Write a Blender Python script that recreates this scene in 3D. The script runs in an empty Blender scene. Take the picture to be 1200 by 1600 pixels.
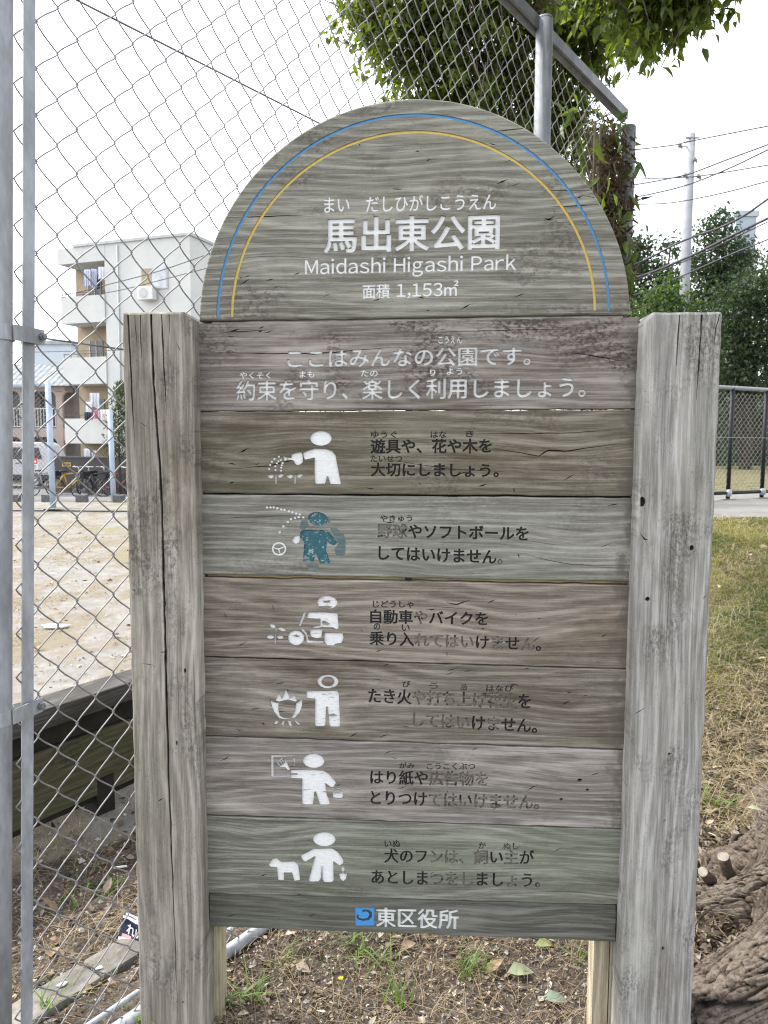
import bpy, bmesh, math, random
import numpy as np
from mathutils import Vector, Matrix, noise as mnoise
from mathutils.geometry import delaunay_2d_cdt

random.seed(7)
RNG = np.random.default_rng(11)
SC = bpy.context.scene
COL = SC.collection
R = math.radians

# ------------------------------------------------------------------ camera
PITCH, ROLL, FPX, EYE = R(5.2), R(0.29), 1200.0, 1.5
_F = np.array([0, math.cos(PITCH), -math.sin(PITCH)])
_U0 = np.array([0, math.sin(PITCH), math.cos(PITCH)])
_X0 = np.array([1.0, 0, 0])
CX = math.cos(ROLL) * _X0 + math.sin(ROLL) * _U0
CU = -math.sin(ROLL) * _X0 + math.cos(ROLL) * _U0
CAM = np.array([0, 0, EYE])
cam = bpy.data.cameras.new('camera')
cam.sensor_fit = 'HORIZONTAL'; cam.sensor_width = 27.0; cam.lens = 27.0
cam.clip_start = 0.05; cam.clip_end = 2000
cam.dof.use_dof = True; cam.dof.focus_distance = 1.85; cam.dof.aperture_fstop = 11
camo = bpy.data.objects.new('camera', cam); COL.objects.link(camo)
camo.matrix_world = Matrix(((CX[0], CU[0], -_F[0], 0), (CX[1], CU[1], -_F[1], 0), (CX[2], CU[2], -_F[2], EYE), (0, 0, 0, 1)))
SC.camera = camo

# ------------------------------------------------------------------ light
SUN_EL, SUN_AZ = R(52), R(-72)          # azimuth measured from +Y towards +X
w = bpy.data.worlds.new('World'); SC.world = w; w.use_nodes = True
nt = w.node_tree; nt.nodes.clear()
sky = nt.nodes.new('ShaderNodeTexSky'); sky.sky_type = 'NISHITA'; sky.sun_disc = False
sky.sun_elevation = SUN_EL; sky.sun_rotation = SUN_AZ
sky.air_density = 1.0; sky.dust_density = 2.0; sky.ozone_density = 1.0; sky.altitude = 0
hs = nt.nodes.new('ShaderNodeHueSaturation'); hs.inputs['Saturation'].default_value = 0.25
bg = nt.nodes.new('ShaderNodeBackground'); bg.inputs['Strength'].default_value = 0.15
wo = nt.nodes.new('ShaderNodeOutputWorld')
nt.links.new(sky.outputs[0], hs.inputs['Color']); nt.links.new(hs.outputs[0], bg.inputs['Color'])
nt.links.new(bg.outputs[0], wo.inputs['Surface'])
sl = bpy.data.lights.new('sun', 'SUN'); sl.energy = 1.2; sl.angle = R(10); sl.color = (1, .95, .87)
so = bpy.data.objects.new('sun', sl); COL.objects.link(so)
sd = Vector((math.sin(SUN_AZ) * math.cos(SUN_EL), math.cos(SUN_AZ) * math.cos(SUN_EL), math.sin(SUN_EL)))
so.rotation_euler = sd.to_track_quat('Z', 'Y').to_euler(); so.location = (-20, 30, 40)
SC.view_settings.view_transform = 'Standard'; SC.view_settings.look = 'None'
SC.view_settings.exposure = 2.08; SC.view_settings.gamma = 1.0
SC.cycles.filter_width = 1.15; SC.cycles.max_bounces = 8; SC.cycles.transparent_max_bounces = 8

# ------------------------------------------------------------------ picture <-> place
def ray(px, py):
    return _F + CX * (px - 600) / FPX + CU * (800 - py) / FPX
def at(px, py, Y):
    d = ray(px, py); return CAM + d * (Y / d[1])
def onz(px, py, z):
    d = ray(px, py); return CAM + d * ((z - EYE) / d[2])
def on_line(px, py, P, d):
    """point of the ray on the vertical plane through P with horizontal direction d"""
    n = np.array([d[1], -d[0], 0]); r = ray(px, py)
    return CAM + r * (np.dot(n, np.asarray(P) - CAM) / np.dot(n, r))

# ------------------------------------------------------------------ materials
class NT:
    def __init__(s, name):
        s.m = bpy.data.materials.new(name); s.m.use_nodes = True
        s.t = s.m.node_tree; s.t.nodes.clear()
        s.out = s.t.nodes.new('ShaderNodeOutputMaterial')
        s.p = s.t.nodes.new('ShaderNodeBsdfPrincipled')
        s.t.links.new(s.p.outputs[0], s.out.inputs['Surface'])
    def put(s, sock, v):
        if hasattr(v, 'is_output') or isinstance(v, bpy.types.NodeSocket): s.t.links.new(v, sock)
        else:
            try: sock.default_value = v
            except Exception: sock.default_value = (*v, 1)
    def co(s, kind='Object'):
        return s.t.nodes.new('ShaderNodeTexCoord').outputs[kind]
    def map(s, v, loc=(0, 0, 0), scale=(1, 1, 1), rot=(0, 0, 0)):
        n = s.t.nodes.new('ShaderNodeMapping'); s.put(n.inputs['Vector'], v)
        n.inputs['Location'].default_value = loc; n.inputs['Scale'].default_value = scale; n.inputs['Rotation'].default_value = rot
        return n.outputs[0]
    def noise(s, v, scale=5, detail=4, rough=.55, dist=0, color=False):
        n = s.t.nodes.new('ShaderNodeTexNoise'); s.put(n.inputs['Vector'], v)
        n.inputs['Scale'].default_value = scale; n.inputs['Detail'].default_value = detail
        n.inputs['Roughness'].default_value = rough; n.inputs['Distortion'].default_value = dist
        return n.outputs['Color' if color else 0]
    def voro(s, v, scale=5, feature='F1', rand=1):
        n = s.t.nodes.new('ShaderNodeTexVoronoi'); n.feature = feature; s.put(n.inputs['Vector'], v)
        n.inputs['Scale'].default_value = scale; n.inputs['Randomness'].default_value = rand
        return n.outputs['Distance']
    def math(s, op, a, b=0.0, c=0.0):
        n = s.t.nodes.new('ShaderNodeMath'); n.operation = op
        s.put(n.inputs[0], a); s.put(n.inputs[1], b)
        if op in ('MULTIPLY_ADD', 'SMOOTH_MIN'): s.put(n.inputs[2], c)
        return n.outputs[0]
    def vmath(s, op, a, b):
        n = s.t.nodes.new('ShaderNodeVectorMath'); n.operation = op
        s.put(n.inputs[0], a)
        if op == 'SCALE': s.put(n.inputs['Scale'], b)
        else: s.put(n.inputs[1], b)
        return n.outputs[0]
    def sep(s, v):
        n = s.t.nodes.new('ShaderNodeSeparateXYZ'); s.put(n.inputs[0], v); return n.outputs
    def comb(s, x, y, z):
        n = s.t.nodes.new('ShaderNodeCombineXYZ')
        s.put(n.inputs[0], x); s.put(n.inputs[1], y); s.put(n.inputs[2], z); return n.outputs[0]
    def ss(s, v, lo, hi, a=0.0, b=1.0):
        n = s.t.nodes.new('ShaderNodeMapRange'); n.interpolation_type = 'SMOOTHSTEP'
        s.put(n.inputs[0], v); n.inputs[1].default_value = lo; n.inputs[2].default_value = hi
        n.inputs[3].default_value = a; n.inputs[4].default_value = b; return n.outputs[0]
    def mix(s, f, a, b, mode='MIX'):
        n = s.t.nodes.new('ShaderNodeMix'); n.data_type = 'RGBA'; n.blend_type = mode
        s.put(n.inputs[0], f); s.put(n.inputs[6], a if not isinstance(a, tuple) else (*a[:3], 1))
        s.put(n.inputs[7], b if not isinstance(b, tuple) else (*b[:3], 1)); return n.outputs[2]
    def attr(s, name):
        n = s.t.nodes.new('ShaderNodeAttribute'); n.attribute_name = name; return n
    def bump(s, h, strength=.3, dist=.01):
        n = s.t.nodes.new('ShaderNodeBump'); n.inputs['Strength'].default_value = strength
        n.inputs['Distance'].default_value = dist; s.put(n.inputs['Height'], h)
        s.t.links.new(n.outputs[0], s.p.inputs['Normal']); return n
    def base(s, c, rough=.8, metal=0.0, spec=.3):
        s.put(s.p.inputs['Base Color'], c if not isinstance(c, tuple) else (*c[:3], 1))
        s.put(s.p.inputs['Roughness'], rough); s.put(s.p.inputs['Metallic'], metal)
        s.p.inputs['Specular IOR Level'].default_value = spec
        return s.m

def pmat(name, col, rough=.75, var=.2, scale=6, metal=0.0, bump=0.0, spec=.3, stretch=(1, 1, 1)):
    """painted or bare plain stuff with grime: two noises modulate the colour"""
    n = NT(name); v = n.map(n.co(), scale=stretch)
    a = n.noise(v, scale, 6, .6); b = n.noise(v, scale * 7, 3)
    k = n.math('ADD', n.math('MULTIPLY', a, .7), n.math('MULTIPLY', b, .3))
    lo = tuple(c * (1 - var * 1.6) for c in col); hi = tuple(min(1, c * (1 + var)) for c in col)
    c = n.mix(n.ss(k, .3, .7), lo, hi)
    if bump: n.bump(k, bump, .01)
    return n.base(c, n.ss(b, .2, .8, rough - .1, min(1, rough + .1)), metal, spec)

def wood(name, dark, light, axis='X', seed=0, blotch=.4, blotch_col=(.05, .042, .045), green=.3,
         green_col=(.13, .15, .10), ring=330.0, pale=.35, speck=.5, warp=.006, bump=.45, stain=.6, ends=None, knots=()):
    n = NT(name)
    o = n.co(); x, y, z = n.sep(o)
    if axis == 'Z': x, z = z, x
    sx = n.math('ADD', x, seed * 3.17); sz = n.math('ADD', z, seed * 1.71)
    yy = n.math('ADD', y, seed * .53)
    # slow warp of the grain lines, with flat-sawn loops
    wv = n.noise(n.comb(n.math('MULTIPLY', sx, 1.6), yy, n.math('MULTIPLY', sz, 7)), 1, 3, .5)
    wz = n.math('MULTIPLY_ADD', n.math('SUBTRACT', wv, .5), warp, sz)
    wz = n.math('MULTIPLY_ADD', y, .35, wz)
    for ku, kz, kr, ka in knots:                            # grain swirls round a hidden branch
        dx = n.math('DIVIDE', n.math('SUBTRACT', x, ku), kr * 3.2); dz_ = n.math('DIVIDE', n.math('SUBTRACT', z, kz), kr)
        g2 = n.math('ADD', n.math('MULTIPLY', dx, dx), n.math('MULTIPLY', dz_, dz_))
        wz = n.math('MULTIPLY_ADD', n.math('EXPONENT', n.math('MULTIPLY', g2, -1)), ka * .65, wz)
    loop = n.noise(n.comb(n.math('MULTIPLY', sx, 1.9), n.math('MULTIPLY', yy, 1.5), n.math('MULTIPLY', wz, 6.5)), 1, 1.2, .4)
    ph = n.math('MULTIPLY_ADD', wz, ring, n.math('MULTIPLY', loop, 34))
    rg = n.math('MULTIPLY_ADD', n.math('SINE', ph), .5, .5)
    rg = n.math('POWER', rg, 2.6)
    fine = n.noise(n.comb(n.math('MULTIPLY', sx, 7), n.math('MULTIPLY', yy, 60), n.math('MULTIPLY', wz, 240)), 1, 9, .80)
    fine2 = n.noise(n.comb(n.math('MULTIPLY', sx, 14), n.math('MULTIPLY', yy, 90), n.math('MULTIPLY', wz, 620)), 1, 3, .6)
    streak = n.noise(n.comb(n.math('MULTIPLY', sx, 1.3), n.math('MULTIPLY', yy, 10), n.math('MULTIPLY', sz, 42)), 1, 4, .6)
    g = n.math('ADD', n.math('MULTIPLY', n.math('MULTIPLY', rg, n.ss(streak, .25, .6)), .11), n.math('MULTIPLY', fine, .68))
    g = n.math('ADD', g, n.math('MULTIPLY', streak, .15))
    dark = tuple(min(1, x * 1.2) for x in dark); light = tuple(min(1, x * 1.24) for x in light)
    c = n.mix(n.ss(g, .33, .60), dark, light)
    # paler silvered patches
    pn = n.noise(n.comb(n.math('MULTIPLY', sx, 3.2), yy, n.math('MULTIPLY', sz, 15)), 1, 5, .62)
    c = n.mix(n.math('MULTIPLY', n.ss(pn, .48, .72), pale), c, tuple(min(1, l * 1.55) for l in light))
    # brown weather stains that run with the grain
    st = n.noise(n.comb(n.math('MULTIPLY', sx, 2.6), yy, n.math('MULTIPLY', sz, 8)), 1, 6, .7)
    c = n.mix(n.math('MULTIPLY', n.ss(st, .48, .70), stain), c, n.mix(1.0, c, (.50, .44, .36), 'MULTIPLY'))
    if ends:                                                # rot creeping in from the right-hand ends
        en = n.noise(n.comb(n.math('MULTIPLY', sx, 30), yy, n.math('MULTIPLY', sz, 26)), 1, 5, .65)
        ef = n.ss(n.math('ADD', x, n.math('MULTIPLY', n.math('SUBTRACT', en, .5), .16)), ends[0], ends[1])
        c = n.mix(n.math('MULTIPLY', ef, .72), c, n.mix(en, (.045, .038, .034), (.14, .125, .11)))
    # algae
    gn = n.noise(n.comb(n.math('MULTIPLY', sx, 2.0), yy, n.math('MULTIPLY', sz, 6)), 1, 4, .6)
    c = n.mix(n.math('MULTIPLY', n.ss(gn, .40, .66), green), c, green_col)
    # black mould in speckled blotches
    bm = n.noise(n.comb(n.math('MULTIPLY', sx, 5), yy, n.math('MULTIPLY', sz, 8)), 1, 3, .6)
    bf = n.noise(n.comb(n.math('MULTIPLY', sx, 90), yy, n.math('MULTIPLY', sz, 150)), 1, 5, .7)
    bk = n.math('MULTIPLY', n.ss(bm, .50, .68), n.ss(bf, .44, .58))
    c = n.mix(n.math('MULTIPLY', bk, blotch), c, blotch_col)
    sp = n.noise(n.comb(n.math('MULTIPLY', sx, 180), yy, n.math('MULTIPLY', sz, 420)), 1, 4, .7)
    sm = n.noise(n.comb(n.math('MULTIPLY', sx, 9), yy, n.math('MULTIPLY', sz, 22)), 1, 3, .6)
    c = n.mix(n.math('MULTIPLY', n.math('MULTIPLY', n.ss(sp, .56, .70), n.ss(sm, .40, .62)), speck), c, (.03, .028, .026))
    # dark line where single fibres opened
    op = n.noise(n.comb(n.math('MULTIPLY', sx, 2.2), yy, n.math('MULTIPLY', wz, 330)), 1, 2, .5)
    oc = n.ss(op, .66, .74)
    c = n.mix(n.math('MULTIPLY', oc, .55), c, (.045, .042, .038))
    h = n.math('ADD', n.math('MULTIPLY', fine, .6), n.math('MULTIPLY', fine2, .35))
    h = n.math('ADD', h, n.math('MULTIPLY', rg, .25))
    h = n.math('SUBTRACT', h, n.math('MULTIPLY', oc, .8))
    n.bump(h, bump, .0028)
    return n.base(c, .86, 0, .2)

def paint(name, col, under, chips=.35, seed=0, rough=.7, stretch=(1, 1, 6)):
    """old paint in the carved marks; flakes off along the grain and shows the wood"""
    n = NT(name); v = n.map(n.co(), loc=(seed, seed * .7, seed * 1.3), scale=stretch)
    a = n.noise(v, 42, 6, .68); b = n.noise(n.map(n.co(), scale=(20, 20, 90)), 5, 3, .6); big = n.noise(v, 7, 2)
    k = n.math('ADD', n.math('MULTIPLY', a, .75), n.math('MULTIPLY', big, .25))
    f = n.ss(k, chips - .03, chips + .05)
    c = n.mix(n.ss(b, .3, .7), tuple(x * .84 for x in col), col)
    c = n.mix(f, under, c)
    n.bump(n.math('ADD', f, n.math('MULTIPLY', b, .4)), .35, .001)
    return n.base(c, rough, 0, .3)

def leaf_mat(name, c1, c2, trans=.45, rough=.45, attr='tint', tcol=None):
    n = NT(name); a = n.attr(attr).outputs['Fac']
    c = n.mix(a, c1, c2)
    n.base(c, rough, 0, .35)
    tr = n.t.nodes.new('ShaderNodeBsdfTranslucent')
    tc = n.mix(1.0, c, tcol or (1.9, 2.1, .55), 'MULTIPLY'); n.put(tr.inputs['Color'], tc)
    mx = n.t.nodes.new('ShaderNodeMixShader'); mx.inputs[0].default_value = trans
    n.t.links.new(n.p.outputs[0], mx.inputs[1]); n.t.links.new(tr.outputs[0], mx.inputs[2])
    n.t.links.new(mx.outputs[0], n.out.inputs['Surface'])
    return n.m

def attr_mat(name, rough=.9, bump=0.0, attr='col'):
    n = NT(name); c = n.attr(attr).outputs['Color']
    b = n.noise(n.co(), 60, 3)
    c2 = n.mix(n.ss(b, .2, .8, 0, .5), c, n.mix(1.0, c, (.55, .52, .5), 'MULTIPLY'))
    return n.base(c2, rough, 0, .2)

# ------------------------------------------------------------------ objects
def tag(o, label=None, cat=None, group=None, kind=None):
    if label: o['label'] = label
    if cat: o['category'] = cat
    if group: o['group'] = group
    if kind: o['kind'] = kind
    return o
def thing(name, label, cat, loc=(0, 0, 0), rz=0.0, group=None):
    o = bpy.data.objects.new(name, None); COL.objects.link(o)
    o.empty_display_size = .1
    o.location = [float(v) for v in loc]; o.rotation_euler = (0, 0, rz)
    o.matrix_basis = Matrix.Translation(o.location) @ Matrix.Rotation(rz, 4, 'Z')
    return tag(o, label, cat, group)
def hang(o, parent, local=False):
    """parent o; its mesh is in world coordinates unless local"""
    if parent is not None:
        o.parent = parent
        if not local:
            o.matrix_parent_inverse = world_of(parent).inverted()
    return o
def world_of(o):
    m = o.matrix_basis.copy()
    if o.parent is not None: m = world_of(o.parent) @ o.matrix_parent_inverse @ m
    return m
def copy_tree(o, parent=None):
    c = o.copy(); COL.objects.link(c)
    if parent is not None: c.parent = parent; c.matrix_parent_inverse = o.matrix_parent_inverse.copy()
    for ch in list(o.children): copy_tree(ch, c)
    return c

class MB:
    """collects shapes; build() links them as ONE mesh object"""
    def __init__(s): s.v = []; s.f = []; s.mi = []; s.sm = []
    def add(s, verts, faces, mi=0, smooth=False):
        b = len(s.v); s.v += [tuple(map(float, v)) for v in verts]
        s.f += [tuple(i + b for i in f) for f in faces]; s.mi += [mi] * len(faces); s.sm += [smooth] * len(faces)
        return s
    def quad(s, a, b, c, d, mi=0): return s.add([a, b, c, d], [(0, 1, 2, 3)], mi)
    def box(s, c, size, rz=0.0, mi=0, rx=0.0, ry=0.0, bev=0.0):
        hx, hy, hz = size[0] / 2, size[1] / 2, size[2] / 2
        M = Matrix.Translation([float(x) for x in c]) @ Matrix.Rotation(rz, 4, 'Z') @ Matrix.Rotation(ry, 4, 'Y') @ Matrix.Rotation(rx, 4, 'X')
        if bev <= 0:
            vs = [M @ Vector((x, y, z)) for z in (-hz, hz) for y in (-hy, hy) for x in (-hx, hx)]
            return s.add(vs, [(0, 2, 3, 1), (4, 5, 7, 6), (0, 1, 5, 4), (2, 6, 7, 3), (0, 4, 6, 2), (1, 3, 7, 5)], mi)
        bm = bmesh.new(); bmesh.ops.create_cube(bm, size=1)
        for v in bm.verts: v.co = Vector((v.co.x * size[0], v.co.y * size[1], v.co.z * size[2]))
        bmesh.ops.bevel(bm, geom=bm.edges[:], offset=bev, segments=2, affect='EDGES', profile=.6)
        bm.verts.index_update()
        s.add([M @ v.co for v in bm.verts], [tuple(v.index for v in f.verts) for f in bm.faces], mi); bm.free(); return s
    def bar(s, a, b, wid, dep, mi=0, up=(0, 0, 1)):
        """box beam from a to b; wid across, dep along up"""
        a, b = Vector(map(float, a)), Vector(map(float, b)); d = (b - a).normalized(); u = Vector(up)
        r = d.cross(u)
        if r.length < 1e-5: r = d.cross(Vector((1, 0, 0)))
        r.normalize(); u = r.cross(d).normalized()
        vs = [p + r * (sx * wid / 2) + u * (sz * dep / 2) for p in (a, b) for sz in (-1, 1) for sx in (-1, 1)]
        return s.add(vs, [(0, 1, 3, 2), (4, 6, 7, 5), (0, 4, 5, 1), (2, 3, 7, 6), (0, 2, 6, 4), (1, 5, 7, 3)], mi)
    def tube(s, pts, r, sides=8, mi=0, caps=True, smooth=True):
        pts = [Vector(map(float, p)) for p in pts]; n = len(pts)
        rr = r if hasattr(r, '__len__') else [r] * n
        vs = []; prev = None
        for i, p in enumerate(pts):
            d = (pts[min(i + 1, n - 1)] - pts[max(i - 1, 0)])
            d = d.normalized() if d.length > 1e-9 else Vector((0, 0, 1))
            if prev is None:
                a = d.cross(Vector((0, 0, 1)))
                if a.length < .1: a = d.cross(Vector((1, 0, 0)))
            else: a = prev - d * prev.dot(d)
            a.normalize(); prev = a; b = d.cross(a)
            vs += [p + (a * math.cos(2 * math.pi * k / sides) + b * math.sin(2 * math.pi * k / sides)) * rr[i] for k in range(sides)]
        fs = [(i * sides + k, i * sides + (k + 1) % sides, (i + 1) * sides + (k + 1) % sides, (i + 1) * sides + k) for i in range(n - 1) for k in range(sides)]
        s.add(vs, fs, mi, smooth)
        if caps:
            b0 = len(s.v) - len(vs)
            s.f += [tuple(b0 + k for k in range(sides))[::-1], tuple(b0 + (n - 1) * sides + k for k in range(sides))]
            s.mi += [mi, mi]; s.sm += [False, False]
        return s
    def prism(s, poly, a, b, mi=0):
        """poly: list of 3-D points, extruded by vector b-a"""
        d = Vector(map(float, b)) - Vector(map(float, a)); P = [Vector(map(float, p)) for p in poly]; n = len(P)
        s.add(P + [p + d for p in P], [tuple(range(n))[::-1], tuple(range(n, 2 * n))] + [(i, (i + 1) % n, n + (i + 1) % n, n + i) for i in range(n)], mi)
        return s
    def blob(s, c, r, seg=10, rings=7, jit=0.0, mi=0, smooth=True):
        c = Vector(map(float, c)); r = r if hasattr(r, '__len__') else (r, r, r); vs = []
        for i in range(rings + 1):
            t = math.pi * i / rings
            for k in range(seg):
                p = 2 * math.pi * k / seg; j = 1 + random.uniform(-jit, jit)
                vs.append(c + Vector((r[0] * math.sin(t) * math.cos(p) * j, r[1] * math.sin(t) * math.sin(p) * j, r[2] * math.cos(t) * j)))
        return s.add(vs, [(i * seg + k, (i + 1) * seg + k, (i + 1) * seg + (k + 1) % seg, i * seg + (k + 1) % seg) for i in range(rings) for k in range(seg)], mi, smooth)
    def build(s, name, mats, parent=None, local=False, label=None):
        me = bpy.data.meshes.new(name); me.from_pydata(s.v, [], s.f)
        for m in (mats if isinstance(mats, (list, tuple)) else [mats]): me.materials.append(m)
        me.polygons.foreach_set('material_index', s.mi); me.polygons.foreach_set('use_smooth', s.sm)
        me.update()
        o = bpy.data.objects.new(name, me); COL.objects.link(o); hang(o, parent, local)
        if label: o['label'] = label
        return o
def np_mesh(name, V, Fq, mats, parent=None, tint=None, col=None, smooth=False, local=False):
    me = bpy.data.meshes.new(name)
    me.from_pydata(V.tolist(), [], Fq if isinstance(Fq, list) else Fq.tolist())
    for m in (mats if isinstance(mats, (list, tuple)) else [mats]): me.materials.append(m)
    if tint is not None:
        a = me.attributes.new('tint', 'FLOAT', 'POINT'); a.data.foreach_set('value', np.asarray(tint, np.float32))
    if col is not None:
        a = me.attributes.new('col', 'FLOAT_COLOR', 'POINT')
        a.data.foreach_set('color', np.c_[col, np.ones(len(col))].astype(np.float32).ravel())
    if smooth: me.polygons.foreach_set('use_smooth', [True] * len(me.polygons))
    me.update()
    o = bpy.data.objects.new(name, me); COL.objects.link(o); hang(o, parent, local); return o

def sstep(x, a, b):
    t = np.clip((np.asarray(x, float) - a) / (b - a), 0, 1); return t * t * (3 - 2 * t)

# ------------------------------------------------------------------ fence line and terrain
FD = np.array([math.sin(R(36.2)), math.cos(R(36.2)), 0.0])     # direction of the tall fence
FN = np.array([FD[1], -FD[0], 0.0])                             # to its right
FP = onz(400, 1455, .02)
def fence_at(t, z, s=0.0): return np.array([FP[0], FP[1], 0]) + FD * t + FN * s + np.array([0, 0, z])
def fence_t(px, py): return float(np.dot(on_line(px, py, FP, FD) - FP, FD))

def _n2(x, y, s): return np.sin(x * s + 1.3 * np.sin(y * s * .7 + 2)) * np.cos(y * s * 1.1 + .8 * np.sin(x * s * .9))
def height(x, y):
    x = np.asarray(x, float); y = np.asarray(y, float)
    s = (x - FP[0]) * FN[0] + (y - FP[1]) * FN[1]
    xb = np.where(y < 4.9, FP[0] + (y - FP[1]) * FD[0] / FD[1], 1.6 + .08 * (y - 4.9))
    m = sstep(x - xb, .05, .85)
    bank = .87 * np.clip((y - 2.75) / 3.5, 0, 1) * m
    low = -.5 * sstep(y, 17, 28) * (1 - m)
    near = np.exp(-((y - 3) / 5) ** 2)
    bumps = (.008 * _n2(x, y, 9) + .012 * _n2(x + 3, y + 1, 3.7)) * near
    return bank + low + bumps
def hz(x, y): return float(height(x, y))

# ------------------------------------------------------------------ THE PARK SIGN
YAW = R(3.51); SN = np.array([math.sin(YAW), math.cos(YAW), 0]); SU = np.array([math.cos(YAW), -math.sin(YAW), 0]); DIST = 1.8
sign = thing('park_sign', 'weathered grey wooden park sign with round top and carved white lettering', 'sign', SN * DIST, -YAW)
def S(px, py, d=0.0):
    """picture point -> (u, z) on the sign's plane, d metres behind the board fronts"""
    r = ray(px, py); t = (DIST + d - np.dot(SN, CAM)) / np.dot(SN, r); p = CAM + r * t
    return (float(np.dot(p, SU)), float(p[2]))

# glyph outlines from Blender's own font
_tc = bpy.data.curves.new('glyph', 'FONT'); _to = bpy.data.objects.new('glyph', _tc); COL.objects.link(_to)
_gc = {}
def glyph(text):
    if text in _gc: return _gc[text]
    _tc.body = text; bpy.context.view_layer.update()
    cu = _to.to_curve(bpy.context.evaluated_depsgraph_get()); out = []
    for sp in cu.splines:
        pts = []; bp = sp.bezier_points; n = len(bp)
        for i in range(n):
            a, b = bp[i], bp[(i + 1) % n]
            p0, p1, p2, p3 = (np.array(q[:2]) for q in (a.co, a.handle_right, b.handle_left, b.co))
            pts.append(p0); ch = p3 - p0; L = np.linalg.norm(ch)
            if L > 1e-6:
                dev = max(abs(np.cross(ch, p1 - p0)), abs(np.cross(ch, p2 - p0))) / L
                if dev > .006:
                    k = 3 if L > .1 else 2
                    for j in range(1, k):
                        t = j / k; pts.append((1 - t) ** 3 * p0 + 3 * (1 - t) ** 2 * t * p1 + 3 * (1 - t) * t * t * p2 + t ** 3 * p3)
        q = [pts[0]]
        for p in pts[1:]:
            if np.linalg.norm(p - q[-1]) > .003: q.append(p)
        if np.linalg.norm(q[0] - q[-1]) < .003: q.pop()
        if len(q) >= 3: out.append(np.array(q))
    _to.to_curve_clear(); _gc[text] = out
    return out
def area(p):
    p = np.asarray(p); x, y = p[:, 0], p[:, 1]
    return .5 * float(np.sum(x * np.roll(y, -1) - np.roll(x, -1) * y))
def fatten(p, d):
    """move a closed outline along its own right-hand normal"""
    p = np.asarray(p); a = np.roll(p, 1, 0); b = np.roll(p, -1, 0)
    e1 = p - a; e2 = b - p
    e1 /= np.linalg.norm(e1, axis=1)[:, None] + 1e-12; e2 /= np.linalg.norm(e2, axis=1)[:, None] + 1e-12
    n1 = np.c_[e1[:, 1], -e1[:, 0]]; n2 = np.c_[e2[:, 1], -e2[:, 0]]
    m = n1 + n2; k = np.clip(1 + np.sum(n1 * n2, 1), .45, 2)
    return p + m / k[:, None] * d
_ln = [0]
def line_shapes(text, l, r, h, fat=.0, group='white', worn=(), wgroup='worn', latin=False):
    """carved line of text whose ink runs from picture point l to r (centre line) with ink height h px"""
    chars = []; _ln[0] += 1; group = '%s#%03d' % (group, _ln[0]); wgroup = '%s#%03d' % (wgroup, _ln[0])
    if latin:
        x = 0.0                                        # wide forms of the letters, set tight
        for ch in text:
            if ch == ' ': x += .33; continue
            g = glyph(ch if ch == '㎡' else chr(ord(ch) + 0xFEE0)); q = np.concatenate(g); a, b = q[:, 0].min(), q[:, 0].max()
            chars.append((group, [c + np.array([x - a, 0]) for c in g])); x += b - a + (.12 if ch not in ',' else .1)
    else:
        for i, ch in enumerate(text):
            if ch == ' ': continue
            g = [c + np.array([float(i), 0]) for c in glyph(ch)]
            chars.append((wgroup if i in worn else group, g))
    allp = np.concatenate([c for _, g in chars for c in g]); lo, hi = allp.min(0), allp.max(0)
    if latin:                       # h is the cap height there, l and r lie on the middle of the capitals
        lo = np.array([lo[0], 0.0]); base = glyph(chr(0xFF2D)); lo[1] = min(c[:, 1].min() for c in base); hi = np.array([hi[0], float(max(c[:, 1].max() for c in base))])
    L = np.array(S(*l)); Rr = np.array(S(*r)); top = np.array(S((l[0] + r[0]) / 2, (l[1] + r[1]) / 2 - h / 2)); bot = np.array(S((l[0] + r[0]) / 2, (l[1] + r[1]) / 2 + h / 2))
    H = top[1] - bot[1]; out = []
    for gname, g in chars:
        big = max(g, key=lambda c: abs(area(c))); sg = np.sign(area(big)); cs = []
        for c in g:
            c2 = fatten(c, fat * sg)
            fx = (c2[:, 0] - lo[0]) / (hi[0] - lo[0]); fy = (c2[:, 1] - (lo[1] + hi[1]) / 2) / (hi[1] - lo[1])
            u = L[0] + (Rr[0] - L[0]) * fx; z = L[1] + (Rr[1] - L[1]) * fx + fy * H
            cs.append(np.c_[u, z] if sg > 0 else np.c_[u, z])
        sgn = [1 if np.sign(area(c)) == sg else -1 for c in g]
        out.append((gname, list(zip(cs, sgn))))
    return out
def poly(group, pts, conv=None, holes=()):
    cv = (lambda p: S(*conv(*p))) if conv else (lambda p: S(*p))
    return (group, [(np.array([cv(p) for p in pts]), 1)] + [(np.array([cv(p) for p in h]), -1) for h in holes])
def ell(cx, cy, rx, ry, rot=0, n=22):
    c, s_ = math.cos(R(rot)), math.sin(R(rot))
    return [(cx + rx * math.cos(t) * c - ry * math.sin(t) * s_, cy + rx * math.cos(t) * s_ + ry * math.sin(t) * c) for t in [2 * math.pi * k / n for k in range(n)]]
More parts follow.
